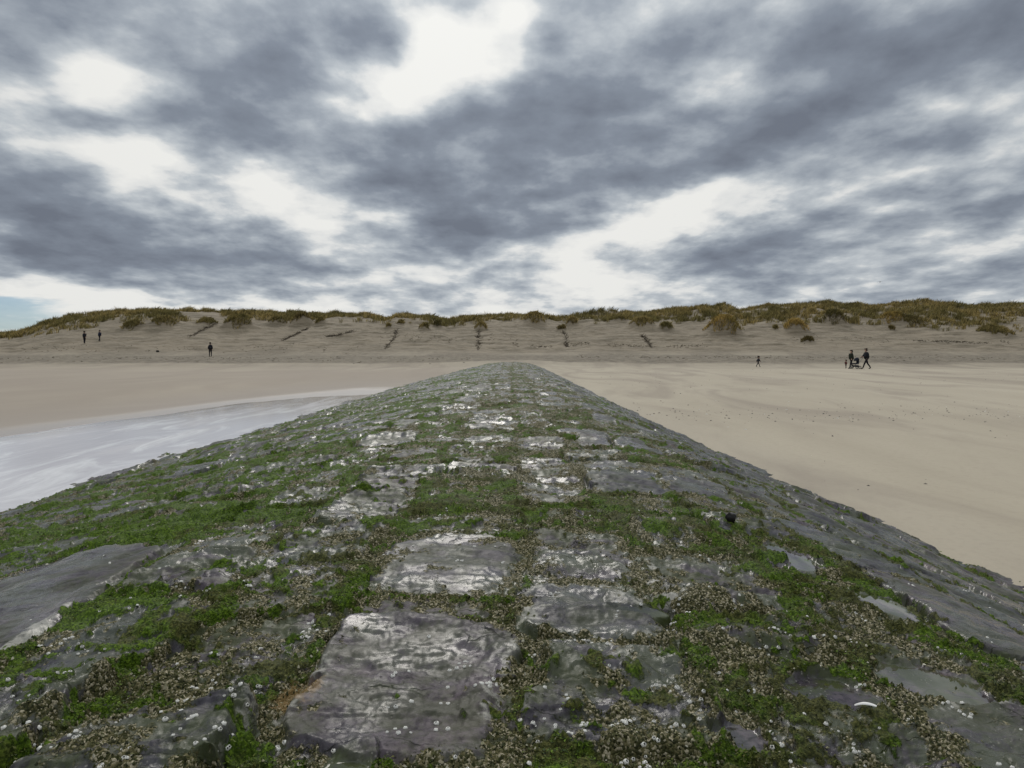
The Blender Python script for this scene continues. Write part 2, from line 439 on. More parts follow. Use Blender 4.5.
# pool of shallow water on the strand beside the groyne
px_ = np.arange(-24, -3.8, 0.25); py_ = np.arange(1, 48, 0.5)
WX, WY = np.meshgrid(px_, py_)
dep = POOL - terrain(WX, WY) + 0.02 * fbm(WX * .5, WY * .3, 4, 82)
me = np_mesh('pool', np.stack([WX, WY, np.full_like(WX, POOL)], -1).reshape(-1, 3), grid_faces(len(py_), len(px_)), True,
             {'depth': np.stack([sstep(-0.005, 0.085, dep)] * 3 + [np.ones_like(dep)], -1).reshape(-1, 4)})
tag(link('water', me, M_WATER), 'shallow pool of water lying on the sand along the groyne', 'pool', kind='structure')

# ------------------------------------------------------------------ the groyne surface
_px = np.array([-11, -9.5, -8, -6.3, -5.2, -4, -3, -2, -1, 0, 1, 1.6, 2.2, 2.9, 3.6, 4.6, 5.6, 7, 9, 11.])
_pd = np.array([3.2, 2.80, 2.36, 1.94, 1.72, 1.49, 1.30, 1.13, 1.03, 1.0, 1.03, 1.09, 1.22, 1.50, 1.83, 2.24, 2.56, 3.02, 3.7, 4.4])
_fx = np.linspace(-11, 11, 441); _fd = np.interp(_fx, _px, _pd)
for _ in range(3): _fd = np.convolve(np.pad(_fd, 8, mode='edge'), np.ones(17) / 17, 'valid')

cols_x = np.array([-11.5, -10.6, -9.8, -9.0, -8.2, -7.4, -6.7, -6.0, -5.3, -4.6, -3.75, -2.95, -1.92, -1.28, -0.66, 0.02, 0.62, 1.22, 1.86, 2.45, 3.05, 3.65, 4.3, 5.0, 5.7, 6.4, 7.2, 8.0, 8.8, 9.6, 10.4, 11.5])
NCOL = len(cols_x) - 1
YJ = {}
r_ = np.random.default_rng(21)
for c in range(NCOL):
    w = cols_x[c + 1] - cols_x[c]
    y = -5 + r_.random() * 0.6; L = [y]
    while y < 84:
        y += (0.45 + 0.75 * r_.random()) * (0.7 + 0.5 * w); L.append(y)
    YJ[c] = np.array(L)
def fix(col, first):
    """hand-laid joints in the near courses"""
    L = YJ[col]; L = L[L > first[-1] + 0.35]; b = np.arange(-5, first[0] - 0.3, 0.75)
    YJ[col] = np.concatenate([b, first, L])
ic = lambda x: int(np.searchsorted(cols_x, x) - 1)
fix(ic(-0.3), [1.02, 1.78, 2.74, 3.06, 4.02, 4.7, 5.75])
fix(ic(-0.9), [1.3, 2.1, 2.95, 3.6, 4.5])
fix(ic(-1.5), [1.5, 2.48, 3.3, 4.05, 4.9])
fix(ic(-2.4), [1.6, 2.55, 4.45, 5.3, 6.2])
fix(ic(-3.3), [2.0, 3.3, 4.2, 5.4])
fix(ic(0.3), [1.1, 1.85, 2.62, 3.3, 4.35, 5.1])
fix(ic(0.9), [1.3, 2.2, 3.05, 3.9, 4.8])
fix(ic(1.5), [1.55, 2.35, 3.4, 4.4])
fix(ic(2.1), [1.4, 2.9, 4.15, 5.5, 7.0])
fix(ic(2.7), [1.8, 3.2, 4.9, 6.6, 8.0])
for c in (ic(3.3), ic(4.0), ic(4.6)):      # long slabs down the seaward flank
    YJ[c] = np.cumsum(np.concatenate([[-5], 1.0 + 0.9 * r_.random(64)]))

# per stone overrides, keyed by a point on the stone: height, slickness, cover, tilt_x, tilt_y
OVER = [(-0.3, 2.3, 0.022, 0.70, -0.12, -0.02, 0.02), (-0.3, 3.6, 0.014, 0.90, -0.45, 0.0, 0.015), (-2.4, 3.4, 0.010, 1.0, -0.9, 0.02, 0.01),
        (-1.0, 2.0, 0.03, 0.3, 0.0, 0, 0), (-1.5, 2.0, 0.045, 0.25, 0.0, 0.04, 0.0), (-0.9, 1.75, 0.05, 0.3, 0.05, 0.06, 0.0), (0.3, 2.3, 0.022, 0.35, 0.05, 0.0, 0.03),
        (2.1, 3.5, 0.0, 0.85, -0.5, 0, 0), (2.7, 2.5, -0.01, 0.5, -0.1, 0, 0), (2.7, 4.0, -0.01, 0.7, -0.25, 0, 0), (2.1, 4.8, 0.0, 0.7, -0.4, 0, 0), (2.7, 5.7, 0.0, 0.7, -0.25, 0, 0), (1.5, 2.0, 0.0, 0.6, -0.2, 0, 0),
        (0.9, 3.4, 0.006, 0.3, -0.05, 0, 0), (0.3, 3.8, 0.008, 0.3, -0.1, 0, 0), (2.1, 2.3, 0.01, 0.8, -0.4, 0, 0), (3.3, 5.0, .02, .9, -.4, 0, 0)]
PUDDLES = [(1.02, 2.30, 0.15, 0.13), (1.42, 2.45, 0.20, 0.16), (1.55, 4.05, 0.14, 0.30), (1.72, 3.35, 0.12, 0.22), (0.52, 2.95, 0.12, 0.08), (0.62, 1.98, 0.08, 0.10), (-0.42, 1.80, 0.07, 0.05)]

def groyne(x, y, want='all'):
    x = np.asarray(x, dtype=np.float64); y = np.asarray(y, dtype=np.float64)
    base = EYE - np.interp(x, _fx, _fd)
    base = base + 0.04 * fbm(x * 1.3, y * 1.0, 3, 32) * sstep(2.2, 4.0, np.abs(x)) + 0.07 * fbm(x * 0.35, y * 0.25, 3, 31) * np.clip(y / 6, 0, 1)
    xw = x + (0.10 + 0.26 * sstep(4.5, 8, y)) * fbm(x * 0.9, y * 0.6, 3, 1) + 0.045 * fbm(x * 5, y * 5, 3, 2)
    yw = y + (0.12 + 0.22 * sstep(4.5, 7, y)) * fbm(x * 1.1, y * 0.9, 3, 3) + 0.035 * fbm(x * 5, y * 5, 3, 4) + 0.06 * np.sin(x * 3)
    ci = np.clip(np.searchsorted(cols_x, xw) - 1, 0, NCOL - 1)
    x0 = cols_x[ci]; x1 = cols_x[ci + 1]
    y0 = np.zeros_like(x); y1 = np.ones_like(x); ri = np.zeros(x.shape, dtype=np.int64)
    for c in range(NCOL):
        m = ci == c
        if not m.any(): continue
        L = YJ[c]; q = np.clip(np.searchsorted(L, yw[m]) - 1, 0, len(L) - 2)
        y0[m] = L[q]; y1[m] = L[q + 1]; ri[m] = q
    r1 = rnd(ci, ri, 101); r2 = rnd(ci, ri, 102); r3 = rnd(ci, ri, 103); r4 = rnd(ci, ri, 104); r5 = rnd(ci, ri, 105)
    cx = (x0 + x1) / 2; cy = (y0 + y1) / 2
    # skewed sides so the blocks are not rectangles
    dx = xw - cx; dy = yw - cy
    hx = (x1 - x0) / 2 * (1 + 0.16 * (r4 - 0.5) * np.sign(dy)); hy = (y1 - y0) / 2
    ex = hx - np.abs(dx + 0.10 * (r5 - 0.5) * dy); ey = hy - np.abs(dy + 0.22 * (r4 - 0.5) * dx)
    ec = (hx + hy) * (0.80 + 0.16 * rnd(ci, ri, 107)) - np.abs(dx) - np.abs(dy)      # knocked-off corners
    de = smin(smin(ex, ey, 0.05), ec * 0.7, 0.04) + 0.022 * fbm(x * 6, y * 6, 3, 20)
    off = (r1 - 0.5) * 0.045; buried = (r3 > 0.40).astype(float); slick = np.where(r2 > 0.66, 0.75, 0.25) * np.ones_like(x); cov = (rnd(ci, ri, 108) - 0.5) * 0.9
    tx = (r4 - 0.5) * 0.06; ty = (r5 - 0.5) * 0.06
    flank = sstep(1.9, 2.8, x) 
    slick = np.maximum(slick, flank * 0.6); cov = cov - flank * 0.16; off = off * (1 - 0.2 * flank)
    for (qx, qy, h, s_, c_, tx_, ty_) in OVER:
        c = ic(qx); q = int(np.searchsorted(YJ[c], qy) - 1)
        m = (ci == c) & (ri == q)
        off = np.where(m, h, off); buried = np.where(m, 0.0 if h > 0.015 else 0.5, buried); slick = np.where(m, s_, slick); cov = np.where(m, c_, cov); tx = np.where(m, tx_, tx); ty = np.where(m, ty_, ty)
    jw = 0.028 + 0.030 * fbm(x * 1.7, y * 1.7, 2, 5) + 0.02 * (r3 > 0.6)
    top = sstep(jw * 0.4, jw * 0.4 + 0.045 + 0.03 * r2, de + 0.030 * fbm(x * 14, y * 14, 3, 6))
    # surface of the stones: worn ledges, pits, bedding
    big = fbm(x * 2.2, y * 1.7, 4, 7)
    led = fbm(x * 1.6 + 0.6 * big, y * 4.2, 3, 8)
    ledge = np.floor(led * 7 + 0.5 * big) / 7
    ledge = 0.55 * ledge + 0.45 * led
    mid = fbm(x * 11, y * 9, 4, 9); fine = fbm(x * 46, y * 40, 3, 10)
    rough = (1 - 0.72 * slick)
    buried = buried * (1 - 0.5 * flank)
    off = off * (1 - 0.8 * buried) - 0.022 * buried; slick = slick * (1 - 0.6 * buried * (1 - flank)); cov = cov + 0.18 * buried
    st = off + tx * dx * 2 + ty * dy * 2 + 0.020 * big + rough * (0.085 * ledge + 0.026 * mid) + (0.0045 * rough + 0.001) * fine
    # chipped, rounded shoulders
    st = st - 0.030 * (1 - 0.7 * buried) * (1 - sstep(0.0, 0.07, de)) ** 2
    jf = -0.030 + 0.010 * (1 - flank) + 0.018 * mid + 0.012 * fine + 0.02 * big          # what fills the joints
    # growth masks
    joint = 1 - sstep(0.0, 0.11, de)
    mA = fbm(x * 0.95, y * 0.75, 5, 11, 0.6); mB = fbm(x * 4.5, y * 4.0, 4, 12, 0.6); mC = fbm(x * 1.6 + 5, y * 1.2, 5, 13, 0.6)
    leftb = np.interp(x, [-9, -6, -3.4, -2.4, -1.2, 0, 1.0, 1.8, 2.5, 4, 8], [0.05, 0.10, 0.22, 0.34, 0.20, 0.02, 0.04, 0.10, 0.02, 0.0, -0.05])
    mD = fbm(x * 13, y * 11, 4, 22, 0.6)
    moss = -0.05 + 0.04 * sstep(5, 12, y) + 0.62 * leftb + 0.80 * mA + 1.45 * mB + 1.15 * mD - 0.02 + 0.28 * flank * (1 - sstep(0.0, 0.11, de)) + 0.46 * joint + cov * 0.9 - 0.30 * slick * (1 - joint)
    for gx, gy, rx, ry, a in [(-2.6, 4.9, 1.3, 0.55, 0.5), (-3.4, 4.0, 0.5, 1.2, 0.45), (-1.6, 5.2, 1.2, 0.5, 0.3), (-3.5, 7.5, 1.5, 1.2, 0.3), (2.45, 3.3, 0.10, 2.2, 0.55),
                              (1.86, 4.2, 0.12, 1.6, 0.5), (0.2, 1.75, 0.12, 0.4, 0.3), (-0.28, 3.45, 0.09, 0.06, 0.95), (0.75, 4.7, 0.5, 0.4, .35), (-1.2, 2.2, .45, .22, .35), (.42, 2.2, .2, .15, .45), (-.2, 2.1, .12, .25, .3)]:
        moss = moss + a * np.exp(-((x - gx) / rx) ** 2 - ((y - gy) / ry) ** 2)
    moss = moss - 0.30 * np.exp(-((x - 0.55) / 0.7) ** 2 - ((y - 3.0) / 0.8) ** 2) - .25 * np.exp(-((x + 0.9) / 0.35) ** 2 - ((y - 2.9) / 0.4) ** 2)
    midb = np.exp(-((x - 0.1) / 1.5) ** 2)
    crust = 0.06 + 0.05 * sstep(4, 8, y) + 0.26 * midb + 0.10 * buried + 0.65 * mC - 0.75 * mB + 0.45 * fbm(x * 12, y * 10, 4, 23, 0.6) + 0.36 * joint - 0.22 * slick * (1 - joint) - 0.25 * flank + cov * 0.4
    pale = -0.09 + 0.20 * midb + 0.10 * sstep(4, 9, y) + 0.70 * fbm(x * 1.3 + 9, y * 1.3, 4, 14, 0.6) + 0.5 * fbm(x * 7, y * 7, 3, 15) + 0.40 * np.clip(0.5 + 1.6 * mC, 0, 1) * np.exp(-((de - 0.06) / 0.05) ** 2) - 0.55 * flank - 0.75 * slick * sstep(0.06, 0.12, de)
    ml = sstep(0.42, 0.62, moss); cl = sstep(0.42, 0.60, crust)
    z = st * top + jf * (1 - top)
    z = z + ml * (0.012 + 0.024 * fbm(x * 24, y * 20, 3, 16)) + cl * (0.006 + 0.014 * fbm(x * 50, y * 44, 2, 17))
    # big dark cracks where blocks have parted
    gap = sstep(0.12, 0.26, fbm(x * 1.3, y * 1.2, 2, 18)) * (1 - sstep(0.005, 0.04 + 0.02 * mid, de))
    z = z - 0.065 * gap * (1 - 0.6 * flank)
    moss = moss - 0.5 * gap; crust = crust - 0.5 * gap
    film = np.zeros_like(x)
    for (qx, qy, rx, ry) in PUDDLES:
        d = ((x - qx) / rx) ** 2 + ((y - qy) / ry) ** 2 + 0.9 * fbm(x * 7, y * 7, 3, 19)
        m = 1 - sstep(0.75, 1.0, d)
        lv = (EYE - np.interp(qx, _fx, _fd)) - 0.005
        # level water: cancels the slope of the flank
        lvl = lv - base
        z = z * (1 - m) - 0.022 * m
        film = np.maximum(film, m); moss = moss - 0.9 * m; crust = crust - 0.9 * m; pale = pale - 0.9 * m
    # the groyne dips under the sand at its landward end
    Z = base + z - 0.5 * sstep(75, 79, y)
    if want == 'z': return Z
    pal = pale
    return Z, moss, crust, pal, r1 * 0 + rnd(ci, ri, 106), film, slick * top, ci * 1000 + ri, de

# adaptive sheet: rows close together near the standing point, wide far off
yy = [1.0]
while yy[-1] < 79.5: yy.append(yy[-1] + 0.0027 * max(yy[-1], 1.3) ** 1.25)
yy = np.concatenate([np.arange(-4, 1.0, 0.05), np.array(yy)])
NF, NO = 860, 90
f = np.linspace(-1, 1, NF)
hw = np.minimum(0.82 * np.maximum(yy, 1.2) + 0.45, 9.0)
RX = []
g = np.linspace(0, 1, NO + 1)[:-1]
for h in hw:
    lo = -10.5; hi = 10.0
    RX.append(np.concatenate([lo + (-h - lo) * g, f * h, (hi + (h - hi) * g)[::-1]]))
SX = np.array(RX); SY = np.repeat(yy[:, None], SX.shape[1], 1)
nr, nc = SX.shape
Z, moss, crust, pale, tint, film, slick, sid, de = groyne(SX, SY)
V = np.stack([SX, SY, Z], -1).reshape(-1, 3).astype(np.float32)
F = grid_faces(nr, nc)
# vertex normals from the whole sheet so that split blocks shade as one surface
e1 = V[F[:, 2]] - V[F[:, 0]]; e2 = V[F[:, 3]] - V[F[:, 1]]
fn = np.cross(e1, e2)
VN = np.zeros_like(V)
for q in range(4):
    for a in range(3): VN[:, a] += np.bincount(F[:, q], weights=fn[:, a], minlength=len(V)).astype(np.float32)
VN /= np.maximum(np.linalg.norm(VN, axis=1, keepdims=True), 1e-9)
AT1 = np.stack([moss, crust, pale, np.ones_like(pale)], -1).reshape(-1, 4).astype(np.float32)
AT2 = np.stack([tint, film, slick, np.ones_like(pale)], -1).reshape(-1, 4).astype(np.float32)
fs = sid.reshape(-1)[F[:, 0]]; fd = de.reshape(-1)[F].mean(1)
fc_ = V[F].mean(1)
area = np.linalg.norm(fn, axis=1) * 0.5
vis = (fc_[:, 1] > 1.6) & (np.abs(fc_[:, 0]) < 0.72 * fc_[:, 1])
isblock = fd > 0.022
share = {}
ids, inv = np.unique(fs, return_inverse=True)
wgt = np.where(vis & isblock, area / np.maximum(fc_[:, 1], 1) ** 3, 0)
tot = np.bincount(inv, weights=wgt)
best = set(ids[np.argsort(-tot)[:100]].tolist())
root = empty('stone_groyne', (0, 0, 1.0))
tag(root, 'long weathered stone groyne overgrown with green weed running up the beach', 'groyne')
def submesh(name, mask):
    Fm = F[mask]; u, iv = np.unique(Fm, return_inverse=True)
    v = V[u].copy(); v[:, 2] -= 1.0
    return np_mesh(name, v, iv.reshape(Fm.shape), True, {'growth': AT1[u], 'stone': AT2[u]}, VN[u])
inbest = np.isin(fs, np.array(sorted(best)))
for b_ in sorted(best):
    mk = (fs == b_) & isblock
    if mk.sum() < 4: continue
    link('stone_block', submesh('stone_block', mk), M_STONE, root)
o = link('paving', submesh('stone_paving', (~inbest) & isblock), M_STONE, root); tag(o, kind='stuff', label='remaining worn paving stones of the groyne')
o = link('joint_filling', submesh('joint_filling', ~isblock), M_STONE, root); tag(o, kind='stuff', label='weedy grit and shell filling between the stones')

# ------------------------------------------------------------------ weed tufts, shells on the groyne
def scatter(n, ymin, ymax, p=2.0):
    u = rng.random(n)
    # density falls with distance
    a = 1 - p
    y = (ymin ** a + u * (ymax ** a - ymin ** a)) ** (1 / a)
    x = (rng.random(n) * 2 - 1) * np.minimum(0.80 * y + 0.3, 8.0)
    return x, y

def frames(n):
    th = rng.random(n) * 2 * np.pi
    return np.cos(th), np.sin(th)

def weed(n, ymax, leaves=5):
    x, y = scatter(n, 1.45, ymax, 1.9)
    Zz, mo, cr, pa, ti, fi, sl, si, d = groyne(x, y)
    keep = (mo + 0.25 * (rng.random(n) - 0.5) > 0.60)
    x, y, Zz, mo = x[keep], y[keep], Zz[keep], mo[keep]
    n = len(x)
    g_ = sstep(-0.15, 0.12, fbm(x * 1.7, y * 1.7, 3, 91) + np.clip(-0.10 * (x + 0.8), -0.1, 0.25)) 
    x = np.repeat(x, leaves); y = np.repeat(y, leaves); Zz = np.repeat(Zz, leaves); g_ = np.repeat(g_, leaves); N = len(x)
    s = (0.0032 + 0.0012 * y) * (0.5 + rng.random(N))
    x = x + rng.normal(0, 1, N) * s * 0.9; y = y + rng.normal(0, 1, N) * s * 0.9
    c, sn = frames(N)
    up = 0.05 + 0.55 * rng.random(N)
    base = np.stack([x, y, Zz - 0.002], -1)
    dirv = np.stack([c * (1 - up * 0.6), sn * (1 - up * 0.6), up * 0.75], -1) * s[:, None] * 1.3
    side = np.stack([-sn, c, rng.normal(0, .3, N)], -1) * s[:, None] * 0.42
    V_ = np.stack([base - side * .6, base + side * .6, base + dirv * .6 + side, base + dirv + rng.normal(0, .2, (N, 3)) * s[:, None]], 1).reshape(-1, 3)
    F_ = np.arange(N * 4).reshape(N, 4)
    t = rng.random(N)[:, None]
    dark = np.array([0.016, 0.030, 0.005]); brt = np.array([0.130, 0.205, 0.012]); ol = np.array([0.115, 0.112, 0.026])
    t = t ** 1.5; colr = dark * (1 - t) + (brt * g_[:, None] + ol * (1 - g_[:, None])) * t
    colr = np.concatenate([colr, np.ones((N, 1))], 1)
    return V_, F_, np.repeat(colr, 4, 0)

V_, F_, C_ = weed(60000, 20)
V_[:, 2] -= 1.0
o = link('seaweed', np_mesh('seaweed', V_, F_, False, {'tone': C_}), M_WEED, root); tag(o, kind='stuff', label='short green seaweed matted over stones and joints')

def crusts(n, ymax):
    x, y = scatter(n, 1.45, ymax, 2.0)
    Zz, mo, cr, pa, ti, fi, sl, si, d = groyne(x, y)
    keep = (cr + 0.45 * (rng.random(n) - 0.5) > 0.56) & (mo < 0.85)
    x, y, Zz = x[keep], y[keep], Zz[keep]; N = len(x)
    s = (0.0022 + 0.0008 * y) * (0.5 + rng.random(N) ** 2 * 1.2)
    c, sn = frames(N)
    cen = np.stack([x, y, Zz], -1)
    a = np.stack([c, sn, rng.normal(0, .2, N)], -1) * s[:, None]; b = np.stack([-sn, c, rng.normal(0, .2, N)], -1) * s[:, None] * (0.6 + .5 * rng.random(N))[:, None]
    t_ = np.array([0, 0, 1.0]) * (s * (0.6 + rng.random(N)))[:, None] + rng.normal(0, .3, (N, 3)) * s[:, None]
    P5 = np.stack([cen + a, cen + b, cen - a, cen - b, cen + t_], 1).reshape(-1, 3)
    k5 = np.arange(N)[:, None] * 5
    F_ = np.concatenate([k5 + np.array([[0, 1, 4]]), k5 + np.array([[1, 2, 4]]), k5 + np.array([[2, 3, 4]]), k5 + np.array([[3, 0, 4]])], 0)
    t = rng.random(N)
    stops = [0, .4, .75, .93, 1]
    colr = np.stack([np.interp(t, stops, [0.014, 0.045, 0.12, 0.28, 0.50]), np.interp(t, stops, [0.018, 0.052, 0.115, 0.26, 0.47]), np.interp(t, stops, [0.006, 0.014, 0.045, 0.16, 0.37]), np.ones(N)], -1)
    return P5, F_, np.repeat(colr, 5, 0)
V_, F_, C_ = crusts(90000, 10)
V_[:, 2] -= 1.0
o = link('shell_crust', np_mesh('shell_crust', V_, F_, False, {'tone': C_}), M_SHELL, root); tag(o, kind='stuff', label='gritty olive brown crust of tiny shells')

# barnacles: truncated cones with a hollow
def mat_barnacle():
    m, nt, b = new_mat('barnacle_shell'); k = NB(nt)
    a = k.n('ShaderNodeAttribute', attribute_name='tone')
    k.set(b, 'Base Color', a.outputs['Color']); k.set(b, 'Roughness', 0.6)
    return m
M_BARN = mat_barnacle()
def barn_mesh(seed):
    r = random.Random(seed); S = 10; V_ = []; C_ = []
    rings = [(1.0, 0.0, .52), (0.86, 0.42, .60), (0.60, 0.86, .66), (0.46, 0.88, .5), (0.36, 0.35, .05), (0.0, 0.28, .03)]
    for rr, z, t in rings:
        for i in range(S):
            a = 2 * math.pi * i / S; q = rr * (1 + 0.12 * ((i % 2) * 2 - 1) * (rr > .4) + r.uniform(-.08, .08))
            V_.append((q * math.cos(a), q * math.sin(a) * 0.92, z * (1 + r.uniform(-.1, .1)))); 
            C_.append((t, t * .97, t * .88, 1))
    F_ = []
    for k in range(len(rings) - 1):
        for i in range(S):
            j = (i + 1) % S; F_.append((k * S + i, k * S + j, (k + 1) * S + j, (k + 1) * S + i))
    return np.array(V_), np.array(F_), np.array(C_)
BV = [barn_mesh(s) for s in range(4)]
bx, by = [], []
nclu = 330
qx, qy = scatter(nclu, 1.7, 5.5, 2.6)
for i in range(nclu):
    n = 1 + int(rng.random() ** 2 * 6)
    for _ in range(n):
        bx.append(qx[i] + rng.normal(0, 0.018)); by.append(qy[i] + rng.normal(0, 0.018))
bx = np.array(bx); by = np.array(by)
bz, mo, cr, pa, ti, fi, sl, si, d = groyne(bx, by)
ok = (fi < 0.5) & (mo < 0.9) & (d > 0.01)
bx, by, bz = bx[ok], by[ok], bz[ok]
bs = 0.0042 + 0.0038 * rng.random(len(bx))
e = 0.012
nx_ = -(groyne(bx + e, by, 'z') - groyne(bx - e, by, 'z')) / (2 * e); ny_ = -(groyne(bx, by + e, 'z') - groyne(bx, by - e, 'z')) / (2 * e)
infr = (np.abs(bx) < 0.69 * by) & (by > 1.8)
order = np.argsort(-(bs / by) * infr)
first = set(order[:95].tolist())
bm_ = [np_mesh('barnacle', v, f_, True, {'tone': c}) for v, f_, c in BV]
for q in bm_: q.materials.append(M_BARN)
allV, allF, allC, off_ = [], [], [], 0
for i in range(len(bx)):
    n = Vector((float(np.clip(nx_[i], -1, 1)), float(np.clip(ny_[i], -1, 1)), 1)).normalized()
    q = Vector((0, 0, 1)).rotation_difference(n)
    k = i % 4
    if i in first:
        o = bpy.data.objects.new('barnacle', bm_[k]); COL.objects.link(o); o.parent = root
        o.location = (bx[i], by[i], bz[i] - 1.0 - 0.0008); o.rotation_mode = 'QUATERNION'; o.rotation_quaternion = q; o.scale = (bs[i],) * 3
    else:
        Mx = np.array(q.to_matrix()); v = (BV[k][0] * bs[i]) @ Mx.T + np.array([bx[i], by[i], bz[i] - 1.0008])
        allV.append(v); allF.append(BV[k][1] + off_); allC.append(BV[k][2]); off_ += len(v)
o = link('barnacle_growth', np_mesh('barnacle_growth', np.concatenate(allV), np.concatenate(allF), True, {'tone': np.concatenate(allC)}), M_BARN, root)
tag(o, kind='stuff', label='scattered small white barnacles')

# ------------------------------------------------------------------ marram grass
def blades(x, y, z, h, lean, w, cols, nseg=1):
    N = len(x); th = rng.random(N) * 2 * np.pi
    c, s = np.cos(th), np.sin(th)
    # wind from the sea bends everything a little the same way
    tip = np.stack([x + c * lean * h + 0.12 * h, y + s * lean * h, z + h * (0.78 + .3 * rng.random(N))], -1)
    midp = np.stack([x + c * lean * h * .35 + .02 * h, y + s * lean * h * .35, z + h * .6], -1)
    ph = rng.random(N) * np.pi
    sd = np.stack([np.cos(ph), np.sin(ph), 0 * ph], -1) * w[:, None]
    b0 = np.stack([x, y, z - 0.05], -1)
    V_ = np.stack([b0 - sd * .5, b0 + sd * .5, midp + sd * .5, tip, midp - sd * .5], 1).reshape(-1, 3)
    F_ = np.arange(N * 5).reshape(N, 5)
    return V_, F_, np.repeat(cols, 5, 0)

def gcols(x, y, N, dark=0.0):
    t = rng.random(N)
    p = sstep(-0.25, 0.3, fbm(x * 0.12, y * 0.12, 3, 95) + 0.15 * rng.normal(0, 1, N))
    a = np.array([0.085, 0.072, 0.028]); b = np.array([0.560, 0.430, 0.170]); g = np.array([0.285, 0.245, 0.090])
    q = (t ** 1.2)[:, None]
    col = a * (1 - q) + (b * p[:, None] + g * (1 - p[:, None])) * q
    col = col * (1 - dark)
    return np.concatenate([col, np.ones((N, 1))], 1)

NT = 26000
tx = rng.uniform(-118, 122, NT * 3); ty = 116 + 42 * rng.random(NT * 3) ** 0.8
t_ = dune_t(tx, ty); gm = grass_mask(tx, ty, t_)
tuf = fbm(tx * 0.5, ty * 0.5, 2, 97)
keep = rng.random(len(tx)) < gm * np.where(ty < 141, sstep(-0.2, 0.12, tuf) * 0.96 + 0.04, 0.75)
tx, ty = tx[keep][:NT], ty[keep][:NT]
nb = 13
X_ = np.repeat(tx, nb) + rng.normal(0, 0.22, len(tx) * nb); Y_ = np.repeat(ty, nb) + rng.normal(0, 0.22, len(tx) * nb)
Z_ = terrain(X_, Y_)
H_ = np.repeat(0.45 + 0.45 * rng.random(len(tx)), nb) * (0.7 + 0.5 * rng.random(len(X_))) * (0.75 + .5 * np.repeat(sstep(-.3, .3, fbm(tx * .2, ty * .2, 2, 98)), nb))
V_, F_, C_ = blades(X_, Y_, Z_, H_, 0.25 + 0.5 * rng.random(len(X_)), 0.035 + 0.03 * rng.random(len(X_)), gcols(X_, Y_, len(X_)))
o = link('dune_grass', np_mesh('dune_grass', V_, F_, False, {'tone': C_}), M_GRASS)
tag(o, 'olive and straw coloured marram grass covering the dune crest', 'grass', kind='stuff')

for i, (X, Y, r, hh, lab) in enumerate(clump_pos):
    n = int(220 + 230 * r * r)
    th = rng.random(n) * 2 * np.pi; edge = 0.85 + 0.45 * perlin(np.cos(th) * 1.6 + i * 3.1, np.sin(th) * 1.6, 96)
    rad = rng.random(n) ** 0.6 * r * edge
    lx = rad * np.cos(th); ly = rad * np.sin(th) * 0.9
    lob = 0.75 + 0.35 * perlin(lx * 1.4 + i * 7, ly * 1.4, 99)
    Zb = terrain(X + lx, Y + ly)
    H = np.clip(min(hh, 0.95) * 0.8, 0.28, 0.85) * (0.6 + 0.55 * rng.random(n)) * lob * (1 - 0.25 * np.clip(rad / r, 0, 1) ** 2)
    z0 = float(terrain(np.array([X]), np.array([Y]))[0])
    dk = {9: .0, 21: .5, 5: .35, 10: .35, 22: .3, 25: .25, 14: .4, 23: .4}.get(i, 0.05)
    cols = gcols(X + lx, Y + ly, n, dk)
    if i in (18, 20, 24): cols[:, :3] = cols[:, :3] * np.array([1.35, 1.22, 1.0])
    outw = 0.35 + 0.6 * rng.random(n)
    V_, F_, C_ = blades(lx, ly, Zb - z0, H, outw, 0.035 + 0.03 * rng.random(n), cols)
    o = link('marram_clump', np_mesh('marram_clump', V_, F_, False, {'tone': C_}), M_GRASS)
    o.location = (X, Y, z0)
    tag(o, lab, 'grass clump', 'marram clumps on the dune face')

# root strands hanging down the sand
def tubes(segs, name, mat, parent=None, sides=4):
    V_, F_ = [], []
    for (p, q, r0, r1) in segs:
        p = np.array(p, float); q = np.array(q, float); d = q - p; L = np.linalg.norm(d)
        if L < 1e-6: continue
        d /= L; a = np.cross(d, [0, 0, 1.0]) if abs(d[2]) < .9 else np.cross(d, [1.0, 0, 0]); a /= np.linalg.norm(a); b = np.cross(d, a)
        s = len(V_)
        for c, rr in ((p, r0), (q, r1)):
            for i in range(sides):
                t = 2 * math.pi * i / sides; V_.append(c + (a * math.cos(t) + b * math.sin(t)) * rr)
        for i in range(sides):
            j = (i + 1) % sides; F_.append((s + i, s + j, s + sides + j, s + sides + i))
    return link(name, np_mesh(name, np.array(V_), np.array(F_), False), mat, parent)

